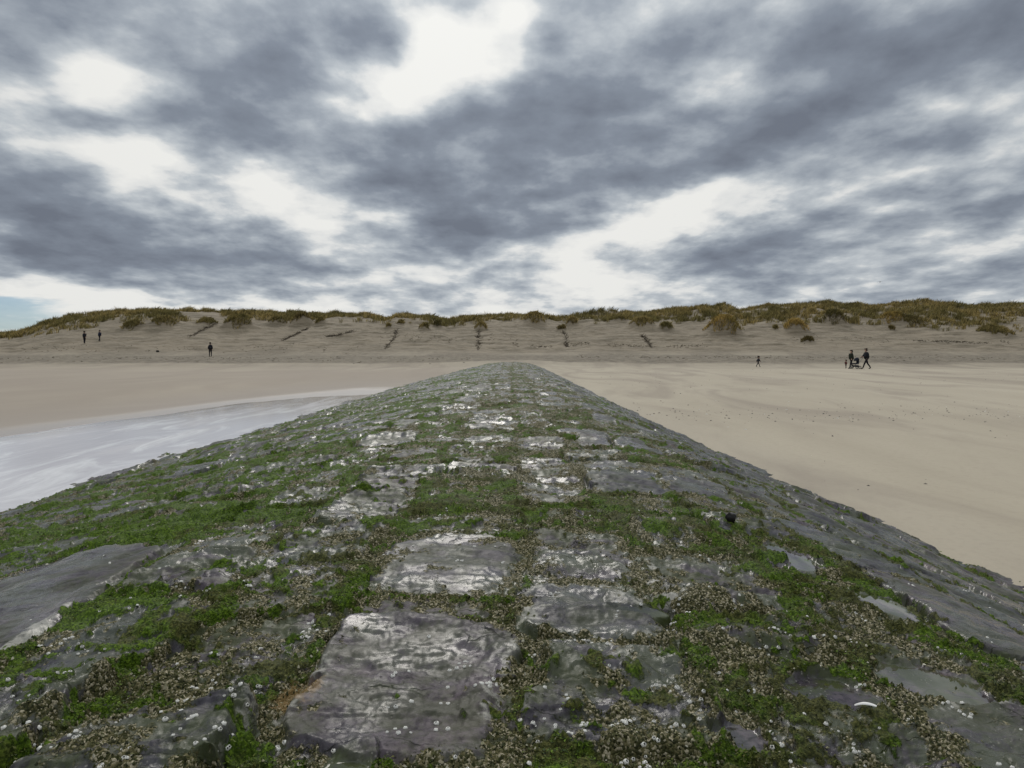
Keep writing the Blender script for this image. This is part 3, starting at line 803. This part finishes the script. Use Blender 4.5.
STR = [([(215, 324), (207, 328), (198, 332), (189, 337)], 'dark root strand slanting down the sand above the lone hiker'),
       ([(308, 328), (300, 332), (290, 337), (283, 341)], 'dark root strand slanting down from the dark round marram clump'),
       ([(353, 331), (345, 334), (332, 336), (326, 337)], 'ragged patch of exposed roots lying across the middle of the bare slope'),
       ([(396, 330), (395, 337), (390, 343), (385, 349)], 'long root strand falling from the notch in the crest'),
       ([(479, 331), (478, 337), (478.5, 344), (477.5, 350)], 'straight root strand dropping towards the end of the groyne'),
       ([(563, 331), (565, 336), (566, 342), (567.5, 347)], 'crooked root strand with a bushy head beyond the groyne'),
       ([(642, 335), (645, 339), (649, 343), (652, 348)], 'thin faint root strand under the olive marram clump')]
for pts, lab in STR:
    P3 = [hit(*p) for p in pts]; segs = [((a[0], a[1], a[2] + .02), (b[0], b[1], b[2] + .02), .05, .04) for a, b in zip(P3[:-1], P3[1:])]
    for a, b in zip(P3[:-1], P3[1:]):
        n = 46
        for _ in range(n):
            t = random.random(); x = a[0] + (b[0] - a[0]) * t + random.gauss(0, .14); y = a[1] + (b[1] - a[1]) * t + random.gauss(0, .2)
            z = float(terrain(np.array([x]), np.array([y]))[0])
            L = random.uniform(.15, .6); th = random.uniform(0, 6.28)
            segs.append(((x, y, z - .03), (x + math.cos(th) * L, y + math.sin(th) * L * .6, z + random.uniform(.05, .32)), .028, .012))
    o = tubes(segs, 'root_strand', M_TWIG); tag(o, lab, 'roots', 'root strands down the dune face')

# wrack and litter lines at the foot of the dunes
segs = []
def wrack(pa, pb, n, sy=0.6, h=.1):
    A_ = hit(*pa); B_ = hit(*pb)
    k = 0
    while k < n:
        t = random.random(); x = A_[0] + (B_[0] - A_[0]) * t; y = A_[1] + (B_[1] - A_[1]) * t + random.gauss(0, sy)
        if perlin(np.array([x * .35]), np.array([3.0]), 5)[0] < -0.05: k += 1; continue
        z = float(terrain(np.array([x]), np.array([y]), True)[0]); L = random.uniform(.1, .45); th = random.uniform(0, 6.28)
        segs.append(((x, y, z - .01), (x + math.cos(th) * L, y + math.sin(th) * L * .5, z + random.uniform(.02, h)), .03, .015)); k += 1
wrack((512, 345), (560, 347), 130); wrack((572, 345), (706, 346), 320); wrack((905, 342), (1006, 342), 420, .5, .26)
wrack((20, 349), (360, 348), 260, 2.0); wrack((380, 338), (520, 341), 160, 2.0); wrack((10, 358), (470, 359), 350, 3.5, .06); wrack((560, 357), (1020, 358), 420, 3.5, .06)
wrack((790, 339), (1010, 343), 120, 2, .2)
o = tubes(segs, 'wrack_litter', M_TWIG); tag(o, 'dark wrack and dead grass strewn in lines along the foot of the dunes', 'litter', kind='stuff')

# small stones and shells strewn over the beach
def chips(n, fn_, name, lab, smin_, smax_):
    x, y = fn_(n); z = terrain(x, y); N = len(x)
    s = smin_ + (smax_ - smin_) * rng.random(N) ** 2
    c, sn = frames(N); cen = np.stack([x, y, z - s * .1], -1)
    a = np.stack([c, sn, 0 * c], -1) * s[:, None]; b = np.stack([-sn, c, 0 * c], -1) * (s * .6)[:, None]; t = np.array([0, 0, .6]) * s[:, None]
    P5 = np.stack([cen + a, cen + b, cen - a, cen - b, cen + t + a * .1], 1).reshape(-1, 3); k5 = np.arange(N)[:, None] * 5
    F_ = np.concatenate([k5 + np.array([q]) for q in ([0, 1, 4], [1, 2, 4], [2, 3, 4], [3, 0, 4])], 0)
    t = rng.random(N)[:, None]; col = np.array([.05, .045, .04]) * (1 - t) + np.array([.22, .19, .15]) * t
    col = np.where(rng.random((N, 1)) > .9, np.array([.55, .52, .46]), col)
    o = link(name, np_mesh(name, P5, F_, False, {'tone': np.repeat(np.concatenate([col, np.ones((N, 1))], 1), 5, 0)}), M_SHELL)
    tag(o, lab, 'shell grit', kind='stuff')
def right_sand(n):
    a = np.concatenate([rng.uniform(4, 40, n // 2), rng.uniform(3, 24, n // 2)]); b = np.concatenate([9 + 60 * rng.random(n // 2) ** .8, 24.5 + 1.6 * rng.normal(0, 1, n // 2)])
    m = a > 5.9 - .09 * np.minimum(b - 8, 30)
    return a[m], b[m]
chips(1200, right_sand, 'shell_grit', 'small dark stones and shell bits strewn over the dry sand', .012, .06)

# the black lump lying on the upper beach, the pebble and shell on the groyne
def lump(name, r, mat, flat=.6, seed=1, parent=None):
    n = 14; V_, F_ = [], []
    for i in range(n + 1):
        ph = math.pi * i / n
        for j in range(n * 2):
            th = math.pi * j / n; p = np.array([math.sin(ph) * math.cos(th), math.sin(ph) * math.sin(th), math.cos(ph)])
            q = 1 + .35 * float(perlin(np.array([p[0] * 1.3 + seed]), np.array([p[1] * 1.3 + p[2]]), 7)[0])
            V_.append(p * r * q * np.array([1, .75, flat]))
    for i in range(n):
        for j in range(n * 2):
            k = (j + 1) % (2 * n); F_.append((i * 2 * n + j, (i + 1) * 2 * n + j, (i + 1) * 2 * n + k, i * 2 * n + k))
    return link(name, np_mesh(name, np.array(V_), np.array(F_), True), mat, parent)
M_BLACK = simple('black_lump', (0.018, 0.017, 0.016), 0.7)
X, Y, Z = hit(157.5, 352); o = lump('driftwood_lump', .21, M_BLACK, .7, 3); o.location = (X, Y, Z + .1); tag(o, 'small black lump of driftwood lying alone on the bare sand slope', 'driftwood')

def hitg(px, py):
    d = ray(px, py); ys_ = np.arange(1.2, 30, 0.004); t = ys_ / d[1]
    k = np.argmax(EYE + d[2] * t < groyne(d[0] * t, ys_, 'z')); return float(d[0] * t[k]), float(ys_[k])
X, Y = hitg(731, 521); Z = float(groyne(np.array([X]), np.array([Y]), 'z')[0])
o = lump('pebble', .032, M_BLACK, .9, 5); o.location = (X, Y, Z + .018); tag(o, 'small round black pebble sitting on the groyne beside a slick grey slab', 'pebble')
M_WHITE = simple('white_shell', (0.72, 0.70, 0.66), 0.35, .1, 60)
def razor(px, py, L, rz, lab):
    X, Y = hitg(px, py); V_, F_ = [], []; n = 12
    for i in range(n + 1):
        u = i / n; w = .0075 * math.sin(math.pi * min(1, .12 + u * .8)) ** .5
        for j in range(6):
            a = math.pi * j / 5; V_.append(((u - .5) * L, math.cos(a) * w, math.sin(a) * w * .6 + .003 + .006 * math.sin(math.pi * u)))
    for i in range(n):
        for j in range(5): F_.append((i * 6 + j, (i + 1) * 6 + j, (i + 1) * 6 + j + 1, i * 6 + j + 1))
    o = link('razor_shell', np_mesh('razor_shell', np.array(V_), np.array(F_), True), M_WHITE)
    zz = groyne(np.array([X, X + .03 * math.cos(rz), X - .03 * math.cos(rz)]), np.array([Y, Y + .03 * math.sin(rz), Y - .03 * math.sin(rz)]), 'z')
    o.location = (X, Y, float(zz.max()) + .001); o.rotation_euler = (0, -math.atan2(float(zz[1] - zz[2]), .06), rz)
    tag(o, lab, 'shell')
razor(866, 708, .062, R(-38), 'thin white razor shell splinter on dark mossy stone')

# ------------------------------------------------------------------ people
MS = simple('skin', (0.42, 0.27, 0.20), .6); MH = simple('dark_hair', (0.03, 0.022, 0.018), .7); MT = simple('black_trousers', (0.014, 0.014, 0.018), .85)
MSH = simple('black_shoes', (0.012, 0.011, 0.011), .6)
MJ = {'black': simple('black_jacket', (0.013, 0.014, 0.018), .8), 'navy': simple('navy_jacket', (0.018, 0.022, 0.040), .8),
      'green': simple('dark_olive_jacket', (0.022, 0.026, 0.018), .85), 'red': simple('maroon_coat', (0.085, 0.022, 0.020), .8), 'grey': simple('charcoal_jacket', (0.03, 0.03, 0.034), .8)}

def skin_obj(name, pts, edges, radii, rootv, mats, parent, sub=1, matfn=None):
    me = bpy.data.meshes.new(name); me.from_pydata([Vector(p) for p in pts], edges, []); me.update()
    o = bpy.data.objects.new(name, me); COL.objects.link(o)
    md = o.modifiers.new('Skin', 'SKIN'); md.use_smooth_shade = True
    for i, r in enumerate(radii):
        sv = me.skin_vertices[0].data[i]; sv.radius = (r, r) if not isinstance(r, tuple) else r; sv.use_root = (i == rootv)
    s = o.modifiers.new('Sub', 'SUBSURF'); s.levels = sub; s.render_levels = sub
    dg = bpy.context.evaluated_depsgraph_get(); new = bpy.data.meshes.new_from_object(o.evaluated_get(dg))
    o.modifiers.clear(); o.data = new
    new.materials.clear()
    for m in mats: new.materials.append(m)
    if matfn:
        for p in new.polygons: p.material_index = matfn(p.center)
    for p in new.polygons: p.use_smooth = True
    o.parent = parent
    return o

def person(loc, rz, H, jacket, stride=0.28, armf=(0.2, -0.2), lean=0.03, hair='short', label='', group=None, child=False, reach=None, armout=0.0, bulky=1.0, bend=0.0):
    """faces local +X; all joint positions for a 1.75 m adult, scaled to H"""
    s = H / 1.75
    hs = 1.0 if not child else 1.45         # relative head size
    root = empty('person', loc, rz)
    tag(root, label, 'person', group)
    P = []; E = []; Rr = []
    def v(x, y, z, r, par=None):
        P.append((x * s, y * s, z * s)); Rr.append(r * s * 1.22); i = len(P) - 1
        if par is not None: E.append((par, i))
        return i
    L = lean
    sh_z = 1.43 if not child else 1.30
    pel = v(0, 0, .95, .135)
    wai = v(L * .4, 0, 1.10, .125, pel); che = v(L + .01, 0, 1.28, .145, wai); nk0 = v(L * 1.3, 0, sh_z + .03, .075, che); nk = v(L * 1.5 + .01, 0, sh_z + .10, .055, nk0)
    hd0 = v(L * 1.7 + .02, 0, sh_z + .14 + .03 * hs, .078 * hs, nk); hd = v(L * 1.7 + .015, 0, sh_z + .14 + .12 * hs, .092 * hs, hd0); hd2 = v(L * 1.7, 0, sh_z + .14 + .185 * hs, .062 * hs, hd)
    nose = v(L * 1.7 + .105 * hs, 0, sh_z + .14 + .085 * hs, .014 * hs, hd0)
    hands = []
    for sd, af, sf in ((1, armf[0], stride), (-1, armf[1], -stride)):
        hip = v(.0, .09 * sd, .90, .095, pel)
        kn = v(sf * .55 + .05, .10 * sd, .50, .062, hip)
        back = sf < 0
        ax = sf * 1.15 - (.04 if back else 0.0); az = .10 if not back else .13
        an = v(ax, .10 * sd, az, .044, kn)
        v(ax + .17, .11 * sd, .045 if not back else .035, .038, v(ax + .04, .105 * sd, .05 if not back else .075, .045, an))
        sh = v(L * 1.2, .17 * sd, sh_z - .03, .07, che)
        if reach:
            el = v(L + reach[0] * .45, (.20 * sd), sh_z - .03 - (sh_z - reach[1]) * .75, .048, sh); wr = v(L + reach[0], .16 * sd, reach[1], .034, el)
            ha = v(L + reach[0] + .07, .15 * sd, reach[1] - .01, .036, wr)
        else:
            el = v(L + af * .4 - .03, (.21 + armout * .5) * sd, sh_z - .30, .048, sh); wr = v(L + af, (.23 + armout) * sd, sh_z - .54 + abs(af) * .25 + armout * .6, .034, el)
            ha = v(L + af + .03, (.235 + armout) * sd, sh_z - .62 + abs(af) * .3 + armout * .6, .036, wr)
        hands.append(P[ha])
    hz = (sh_z + .07) * s; tz = .12 * s; hipz = .93 * s
    def mf(c):
        if c.z < tz: return 2
        if c.z < hipz and abs(c.y) < .19 * s: return 1
        return 0
    skin_obj('body', P, E, Rr, pel, [MS, MT, MSH], root, 1, mf)
    # jacket: torso and sleeves, a little wider
    P2, E2, R2 = [], [], []
    def w(x, y, z, r, par=None):
        P2.append((x * s, y * s, z * s)); R2.append(r * s * bulky * 1.42); i = len(P2) - 1
        if par is not None: E2.append((par, i))
        return i
    c0 = w(0, 0, .84, .165); c1 = w(L * .4, 0, 1.05, .155, c0); c2 = w(L + .01, 0, 1.27, .172, c1); c3 = w(L * 1.4, 0, sh_z + .03, .095, c2); w(L * 1.6, 0, sh_z + .08, .075, c3)
    for sd, af in ((1, armf[0]), (-1, armf[1])):
        a0 = w(L * 1.2, .18 * sd, sh_z - .03, .083, c2)
        if reach:
            a1 = w(L + reach[0] * .45, .20 * sd, sh_z - .03 - (sh_z - reach[1]) * .75, .060, a0); w(L + reach[0] * .95, .165 * sd, reach[1] + .005, .046, a1)
        else:
            a1 = w(L + af * .4 - .03, (.21 + armout * .5) * sd, sh_z - .30, .060, a0); w(L + af * .95, (.228 + armout * .95) * sd, sh_z - .51 + abs(af) * .25 + armout * .57, .046, a1)
    skin_obj('jacket', P2, E2, R2, c0, [MJ[jacket]], root, 1)
    # hair or hood
    P3 = [(L * 1.7 * s, 0, (sh_z + .14 + .185 * hs) * s), ((L * 1.7 - .012) * s, 0, (sh_z + .14 + .135 * hs) * s), ((L * 1.7 - .045 * hs) * s, 0, (sh_z + .14 + .055 * hs) * s)]
    R3 = [.080 * hs * s, .108 * hs * s, .085 * hs * s]; E3 = [(0, 1), (1, 2)]
    if hair == 'long': P3.append(((L * 1.5 - .07) * s, 0, (sh_z + .02) * s)); R3.append(.05 * s); E3.append((2, 3))
    skin_obj('hair', P3, E3, R3, 1, [MH], root, 1)
    return root

def spot(px, Y):
    X = (px - 512) / FOC * Y / cp
    return (X, Y, float(terrain(np.array([X]), np.array([Y]))[0]))

def yfor(px, py):
    x, y, z = hit(px, py); return x, y, z

G = 'people out on the beach'
X, Y, Z = yfor(866.5, 369); man = (X, Y, Z)
person(man, R(182), 1.86, 'black', stride=.33, lean=.05, reach=(.36, 1.06), label='tall person in a long black jacket striding and pushing the pushchair', group=G, bulky=1.08)
person((man[0] - 1.08, man[1] + .75, float(terrain(np.array([man[0] - 1.08]), np.array([man[1] + .75]))[0])), R(188), 1.70, 'green', stride=.2, lean=.02, armf=(.12, -.05), hair='long', label='person in dark olive coat walking behind the pushchair', group=G, bulky=1.12)
X, Y, Z = yfor(846, 368.3)
person((X, Y, Z), R(200), .80, 'red', stride=.12, child=True, armout=.10, label='toddler in maroon coat walking ahead of the pushchair', group=G, bulky=1.15)
X, Y, Z = yfor(758, 366.8)
person((X, Y, Z), R(20), 1.08, 'grey', stride=.36, child=True, armf=(-.25, .3), lean=.06, label='child in dark clothes running alone across the sand', group=G)
X, Y, Z = yfor(84.5, 343.5)
person((X, Y, Z), R(95), 1.78, 'black', stride=.10, label='walker in black on the dune face, partner a few steps off, hands down', group=G, bulky=1.1)
X, Y, Z = yfor(99.5, 341.5)
person((X, Y, Z), R(70), 1.66, 'navy', stride=.16, armf=(.2, .1), lean=.05, label='smaller of the two walkers on the dune face, legs apart', group=G, bulky=1.15)
X, Y, Z = yfor(210.5, 356.6)
hk = (X, Y, Z)
person(hk, R(115), 1.76, 'black', stride=.20, lean=.07, armf=(.2, .15), label='lone hiker with a rucksack at the foot of the dunes', group=G, bulky=1.1)
# rucksack on the hiker's back
def rounded(name, sx, sy, sz, mat, parent=None, bev=.05, loc=(0, 0, 0)):
    import bmesh
    bm = bmesh.new(); bmesh.ops.create_cube(bm, size=1); bmesh.ops.scale(bm, vec=(sx, sy, sz), verts=bm.verts)
    bmesh.ops.bevel(bm, geom=bm.edges[:], offset=bev, segments=3, affect='EDGES')
    bmesh.ops.translate(bm, vec=loc, verts=bm.verts)
    me = bpy.data.meshes.new(name); bm.to_mesh(me); bm.free()
    for p in me.polygons: p.use_smooth = True
    return link(name, me, mat, parent)
rk = empty('rucksack', (hk[0] - .23 * math.cos(R(115)), hk[1] - .23 * math.sin(R(115)), hk[2] + 1.0), R(115)); tag(rk, 'black rucksack worn by the lone hiker', 'rucksack')
rounded('bag', .20, .34, .50, MJ['black'], rk, .06, (0, 0, .22)); rounded('pocket', .08, .24, .2, MJ['grey'], rk, .03, (-.12, 0, .12))

# pushchair: rolls towards -X
ps = empty('pushchair', (man[0] - .98, man[1], float(terrain(np.array([man[0] - .98]), np.array([man[1]]))[0])), R(180)); tag(ps, 'dark three wheeled pushchair with hood, pushed across the sand', 'pushchair')
MR = simple('rubber', (0.012, 0.012, 0.012), .8); MM = simple('grey_alloy', (0.10, 0.10, 0.11), .35); MF = simple('dark_fabric', (0.016, 0.018, 0.026), .9); MF2 = simple('blue_grey_fabric', (0.020, 0.024, 0.034), .9)
def torus(name, R0, r0, mat, parent, loc):
    V_, F_ = [], []; A_, B_ = 24, 8
    for i in range(A_):
        for j in range(B_):
            a = 2 * math.pi * i / A_; b = 2 * math.pi * j / B_; q = R0 + r0 * math.cos(b)
            V_.append((loc[0] + q * math.cos(a), loc[1] + r0 * math.sin(b), loc[2] + q * math.sin(a)))
            F_.append((i * B_ + j, ((i + 1) % A_) * B_ + j, ((i + 1) % A_) * B_ + (j + 1) % B_, i * B_ + (j + 1) % B_))
    return link(name, np_mesh(name, np.array(V_), np.array(F_)), mat, parent)
for wx, wy, wr in ((-.22, .28, .15), (-.22, -.28, .15), (.52, 0, .13)):
    wh = tubes([((wx, wy - .02, wr + .01), (wx, wy + .02, wr + .01), .03, .03)] + [((wx, wy, wr + .01), (wx + (wr - .03) * math.cos(a), wy, wr + .01 + (wr - .03) * math.sin(a)), .006, .006) for a in [k * math.pi / 4 for k in range(8)]], 'wheel', MM, ps, 6)
    torus('tyre', wr - .025, .025, MR, wh, (wx, wy, wr + .01))
fr = []
for sd in (-.26, .26):
    fr += [((-.50, sd, 1.04), (-.10, sd, .55), .014, .014), ((-.10, sd, .55), (.50, sd * .1, .16), .014, .014), ((-.22, sd, .16), (-.02, sd, .50), .014, .014)]
tubes(fr, 'frame', MM, ps, 6); tubes([((-.50, -.26, 1.04), (-.50, .26, 1.04), .018, .018)], 'handle', MR, ps, 8)
tubes([((-.22, -.28, .16), (-.22, .28, .16), .012, .012)], 'axle', MM, ps, 6)
rounded('seat', .46, .42, .12, MF, ps, .04, (.12, 0, .50)); o = rounded('backrest', .12, .42, .50, MF, ps, .04, (-.14, 0, .72)); rounded('footrest', .22, .36, .06, MF, ps, .02, (.42, 0, .34))
rounded('basket', .42, .36, .16, MF2, ps, .05, (.02, 0, .28))
V_, F_ = [], []
for i in range(9):
    a = R(-5 + 110 * i / 8)
    for j in range(9):
        b = R(-80 + 160 * j / 8); rr = .30
        V_.append((-.10 + rr * math.cos(a) * math.cos(b) * 1.1, rr * .78 * math.sin(b), .80 + rr * math.sin(a) * math.cos(b) * .95 if False else .78 + rr * math.sin(a) * (0.55 + .45 * math.cos(b))))
for i in range(8):
    for j in range(8): F_.append((i * 9 + j, i * 9 + j + 1, (i + 1) * 9 + j + 1, (i + 1) * 9 + j))
hood = link('hood', np_mesh('hood', np.array(V_), np.array(F_)), MF2, ps); sd_ = hood.modifiers.new('thick', 'SOLIDIFY'); sd_.thickness = .015

# gull gliding far off over the dunes
X, Y, Z = at(880, 282, 210)
gl = empty('gull', (X, Y, Z), R(25)); tag(gl, 'tiny dark gull gliding in the sky over the dunes', 'bird')
P_ = [(-.32, 0, 0), (-.15, 0, 0), (.05, 0, 0), (.22, 0, .02), (.33, 0, .03), (.02, .3, .14), (-.02, .62, .12), (-.14, .95, .05), (.02, -.3, .14), (-.02, -.62, .12), (-.14, -.95, .05)]
skin_obj('body', P_, [(0, 1), (1, 2), (2, 3), (3, 4), (2, 5), (5, 6), (6, 7), (2, 8), (8, 9), (9, 10)], [.03, .07, .09, .06, .025, (.07, .02), (.055, .015), (.02, .008), (.07, .02), (.055, .015), (.02, .008)], 2, [simple('gull_grey', (.16, .16, .17), .7)], gl, 2)

# ------------------------------------------------------------------ sky
SUN_AZ, SUN_EL = R(-5.5), R(41)
wd = bpy.data.worlds.new('World'); sc.world = wd; wd.use_nodes = True
nt = wd.node_tree; nt.nodes.clear(); k = NB(nt)
out = k.n('ShaderNodeOutputWorld')
D = k.n('ShaderNodeTexCoord').outputs['Generated']
sx = k.n('ShaderNodeSeparateXYZ'); k.set(sx, 0, D); dx, dy, dz = sx.outputs
zz = k.math('MAXIMUM', dz, -0.02)
inv = k.math('DIVIDE', 1.0, k.math('ADD', zz, 0.19))
cb = k.n('ShaderNodeCombineXYZ'); k.set(cb, 0, k.math('MULTIPLY', dx, inv)); k.set(cb, 1, k.math('MULTIPLY', dy, inv)); k.set(cb, 2, 0.0)
PL = cb.outputs[0]                                  # cloud-layer plane
az = k.math('MULTIPLY', k.math('ARCTAN2', dx, dy), 180 / math.pi / 10); el = k.math('MULTIPLY', k.math('ARCSINE', dz), 180 / math.pi / 10)
cq = k.n('ShaderNodeCombineXYZ'); k.set(cq, 0, az); k.set(cq, 1, el); k.set(cq, 2, 0.0)
# ragged edges
def cnoise(vec, scale, detail=6, rough=.55, dist=0.0):
    x = k.n('ShaderNodeTexNoise'); k.set(x, 'Vector', vec); k.set(x, 'Scale', scale); k.set(x, 'Detail', detail); k.set(x, 'Roughness', rough); k.set(x, 'Distortion', dist)
    return x
nz = cnoise(PL, 1.1, 5, .6)
wv = k.n('ShaderNodeVectorMath', operation='SUBTRACT'); k.set(wv, 0, nz.outputs['Color']); k.set(wv, 1, (.5, .5, .5))
ws = k.n('ShaderNodeVectorMath', operation='MULTIPLY'); k.set(ws, 0, wv.outputs[0]); k.set(ws, 1, (1.1, 0.55, 0))
wa = k.n('ShaderNodeVectorMath', operation='ADD'); k.set(wa, 0, cq.outputs[0]); k.set(wa, 1, ws.outputs[0])
Q = wa.outputs[0]
BL = [  # px, py, rx, ry, rot(deg, image clockwise), amp  (+ dark cloud, - bright gap)
 (445, 35, 95, 75, 20, -.85), (405, 95, 70, 42, -30, -.7), (520, 15, 60, 45, 0, -.55), (95, 62, 100, 34, 5, -.45), (145, 145, 80, 48, 15, -.55), (85, 90, 60, 40, 0, -.3),
 (195, 200, 100, 26, 25, -.4), (120, 108, 120, 16, 0, .3), (250, 150, 90, 30, 10, .25), (310, 205, 130, 40, 10, -.55), (262, 172, 60, 30, 10, -.3), (325, 106, 40, 22, 0, -.4), (352, 122, 26, 18, 0, -.35), (160, 305, 360, 26, 0, -.6), (40, 285, 150, 24, 5, -.3),
 (680, 205, 90, 34, -15, -.7), (600, 238, 90, 26, -12, -.45), (590, 285, 90, 34, 0, -.65), (700, 188, 70, 18, -15, -.4), (840, 180, 150, 18, -12, -.25), (760, 200, 60, 20, 0, -.25), (860, 288, 130, 16, -4, -.35), (740, 62, 90, 24, -25, -.15), (800, 40, 150, 50, -20, .25),
 (745, 95, 70, 30, 0, -.15), (430, 270, 160, 30, 0, -.15), (900, 125, 140, 26, -15, -.15), (1000, 245, 120, 24, -10, -.15), (310, 40, 30, 20, 0, -.25), (20, 322, 60, 16, 0, -.3),
 (335, 30, 110, 70, 0, .50), (392, 40, 50, 60, 0, .45), (245, 75, 100, 90, 0, .25), (55, 25, 160, 70, 5, .45), (175, 20, 90, 40, 0, .2), (55, 205, 160, 60, 28, .55), (165, 250, 200, 50, 18, .45), (310, 262, 140, 34, 8, .3), (20, 240, 120, 60, 0, .3),
 (470, 115, 90, 80, 0, .45), (430, 190, 110, 60, 0, .55), (565, 130, 130, 110, 0, .45), (500, 225, 150, 45, -8, .45), (630, 55, 160, 50, -15, .3), (700, 110, 190, 60, -18, .3), (860, 95, 240, 60, -18, .4), (990, 35, 160, 100, 0, .45),
 (850, 232, 260, 40, -11, .35), (985, 195, 170, 45, -12, .4), (720, 262, 150, 30, -6, .25), (930, 270, 180, 24, -4, .2), (275, 122, 100, 44, 0, .35), (380, 150, 60, 40, 0, .3), (560, 40, 40, 40, 0, .25), (760, 130, 230, 34, -20, .3), (640, 175, 120, 30, -20, .2), (900, 60, 170, 40, -20, .2), (820, 215, 120, 20, -12, .2), (935, 160, 120, 16, -14, -.2), (60, 255, 150, 30, 18, .25)]
acc = None
for (bx_, by_, rx, ry, rot, amp) in BL:
    d = ray(bx_, by_); a0 = math.degrees(math.atan2(d[0], d[1])) / 10; e0 = math.degrees(math.atan2(d[2], math.hypot(d[0], d[1]))) / 10
    kx = 57.3 / FOC / 10 * (1.0 / (1 + d[0] ** 2)) ; ky = 57.3 / FOC / 10
    mp = k.n('ShaderNodeMapping', vector_type='TEXTURE'); k.set(mp, 'Vector', Q)
    mp.inputs['Location'].default_value = (a0, e0, 0); mp.inputs['Rotation'].default_value = (0, 0, -R(rot)); mp.inputs['Scale'].default_value = (rx * kx * 1.2, ry * ky * 1.2, 1)
    g_ = k.n('ShaderNodeTexGradient', gradient_type='QUADRATIC_SPHERE'); k.set(g_, 0, mp.outputs[0])
    acc = k.math('MULTIPLY_ADD', g_.outputs['Fac'], amp * 0.85, acc if acc is not None else 0.44)
# billow and streaks of the layer itself (streets run with the view)
st = cnoise(k.scale(PL, (1.0, 0.75, 1)), 1.8, 8, .56, .3).outputs['Fac']
st2 = cnoise(k.scale(PL, (1.0, 0.8, 1)), 6.0, 6, .55).outputs['Fac']
dens = k.math('ADD', acc, k.math('MULTIPLY', k.math('SUBTRACT', st, .5), 1.25))
dens = k.math('ADD', dens, k.math('MULTIPLY', k.math('SUBTRACT', st2, .5), .85))
pw = k.n('ShaderNodeVectorMath', operation='ADD'); k.set(pw, 0, PL); k.set(pw, 1, k.scale(wv.outputs[0], (.5, .5, .5)))
vo = k.n('ShaderNodeTexVoronoi', feature='SMOOTH_F1'); k.set(vo, 'Vector', pw.outputs[0]); k.set(vo, 'Scale', 4.0); k.set(vo, 'Smoothness', 0.35)
puff = k.math('SUBTRACT', 0.42, vo.outputs['Distance'])
dens = k.math('MULTIPLY_ADD', k.math('MULTIPLY', puff, k.ramp(dz, 0.06, 0.22)), 0.5, dens)
dens = k.math('SUBTRACT', dens, k.ramp(dz, 0.0, 0.16, 0.12, 0.0))
colr = k.cramp(dens, [(0.06, (.78, .78, .755)), (0.22, (.68, .69, .685)), (0.34, (.48, .515, .545)), (0.50, (.325, .362, .408)), (0.68, (.215, .246, .296)), (0.98, (.150, .171, .212))])
bg1 = k.n('ShaderNodeBackground'); k.set(bg1, 'Color', colr)
# the veil is brightest round the hidden sun and above it
sd = (math.sin(SUN_AZ) * math.cos(SUN_EL), math.cos(SUN_AZ) * math.cos(SUN_EL), math.sin(SUN_EL))
dt = k.n('ShaderNodeVectorMath', operation='DOT_PRODUCT'); k.set(dt, 0, D); k.set(dt, 1, sd)
glow = k.math('POWER', k.math('MAXIMUM', dt.outputs['Value'], 0.0), 9.0)
hi = k.ramp(dz, 0.52, 0.85, 0.0, 1.25)
k.set(bg1, 'Strength', k.math('ADD', k.math('ADD', 0.98, k.math('MULTIPLY', glow, 0.22)), hi))
sky = k.n('ShaderNodeTexSky', sky_type='NISHITA'); sky.sun_disc = False; sky.sun_elevation = SUN_EL; sky.sun_rotation = SUN_AZ; sky.air_density = 1.0; sky.dust_density = 0.2; sky.ozone_density = 1.5
bg2 = k.n('ShaderNodeBackground'); tb = k.n('ShaderNodeMix', data_type='RGBA', blend_type='MULTIPLY'); k.set(tb, 0, 1.0); k.set(tb, 6, sky.outputs[0]); k.set(tb, 7, c4(.62, .82, 1.12)); k.set(bg2, 'Color', tb.outputs[2]); k.set(bg2, 'Strength', 0.055)
mx = k.n('ShaderNodeMixShader')
# clear sky shows only through the thinnest gap low on the one side
mp = k.n('ShaderNodeMapping', vector_type='TEXTURE'); k.set(mp, 'Vector', Q)
d = ray(-30, 318); mp.inputs['Location'].default_value = (math.degrees(math.atan2(d[0], d[1])) / 10, math.degrees(math.atan2(d[2], 1)) / 10, 0); mp.inputs['Scale'].default_value = (.62, .10, 1)
gh = k.n('ShaderNodeTexGradient', gradient_type='SPHERICAL'); k.set(gh, 0, mp.outputs[0])
k.set(mx, 0, k.ramp(gh.outputs['Fac'], 0.02, 0.5, 1.0, 0.25))
nt.links.new(bg2.outputs[0], mx.inputs[1]); nt.links.new(bg1.outputs[0], mx.inputs[2]); nt.links.new(mx.outputs[0], out.inputs[0])
wd.cycles.sampling_method = 'MANUAL'; wd.cycles.sample_map_resolution = 512

ld = bpy.data.lights.new('sun', 'SUN'); ld.energy = 1.0; ld.angle = R(22); ld.color = (1, .95, .88)
lo_ = bpy.data.objects.new('sun', ld); COL.objects.link(lo_)
lo_.rotation_euler = Vector(sd).to_track_quat('Z', 'Y').to_euler()

# ------------------------------------------------------------------ camera
cd = bpy.data.cameras.new('camera'); cam = bpy.data.objects.new('camera', cd); COL.objects.link(cam); sc.camera = cam
cam.location = (0, 0, EYE); cam.rotation_euler = (math.pi / 2 - PITCH, 0, 0)
cd.sensor_width = 36; cd.lens = 36 * FOC / 1024; cd.clip_start = .05; cd.clip_end = 8000
sc.view_settings.view_transform = 'Standard'; sc.view_settings.look = 'None'; sc.view_settings.exposure = 0.06; sc.view_settings.gamma = 1
sc.cycles.max_bounces = 5; sc.cycles.use_denoising = True
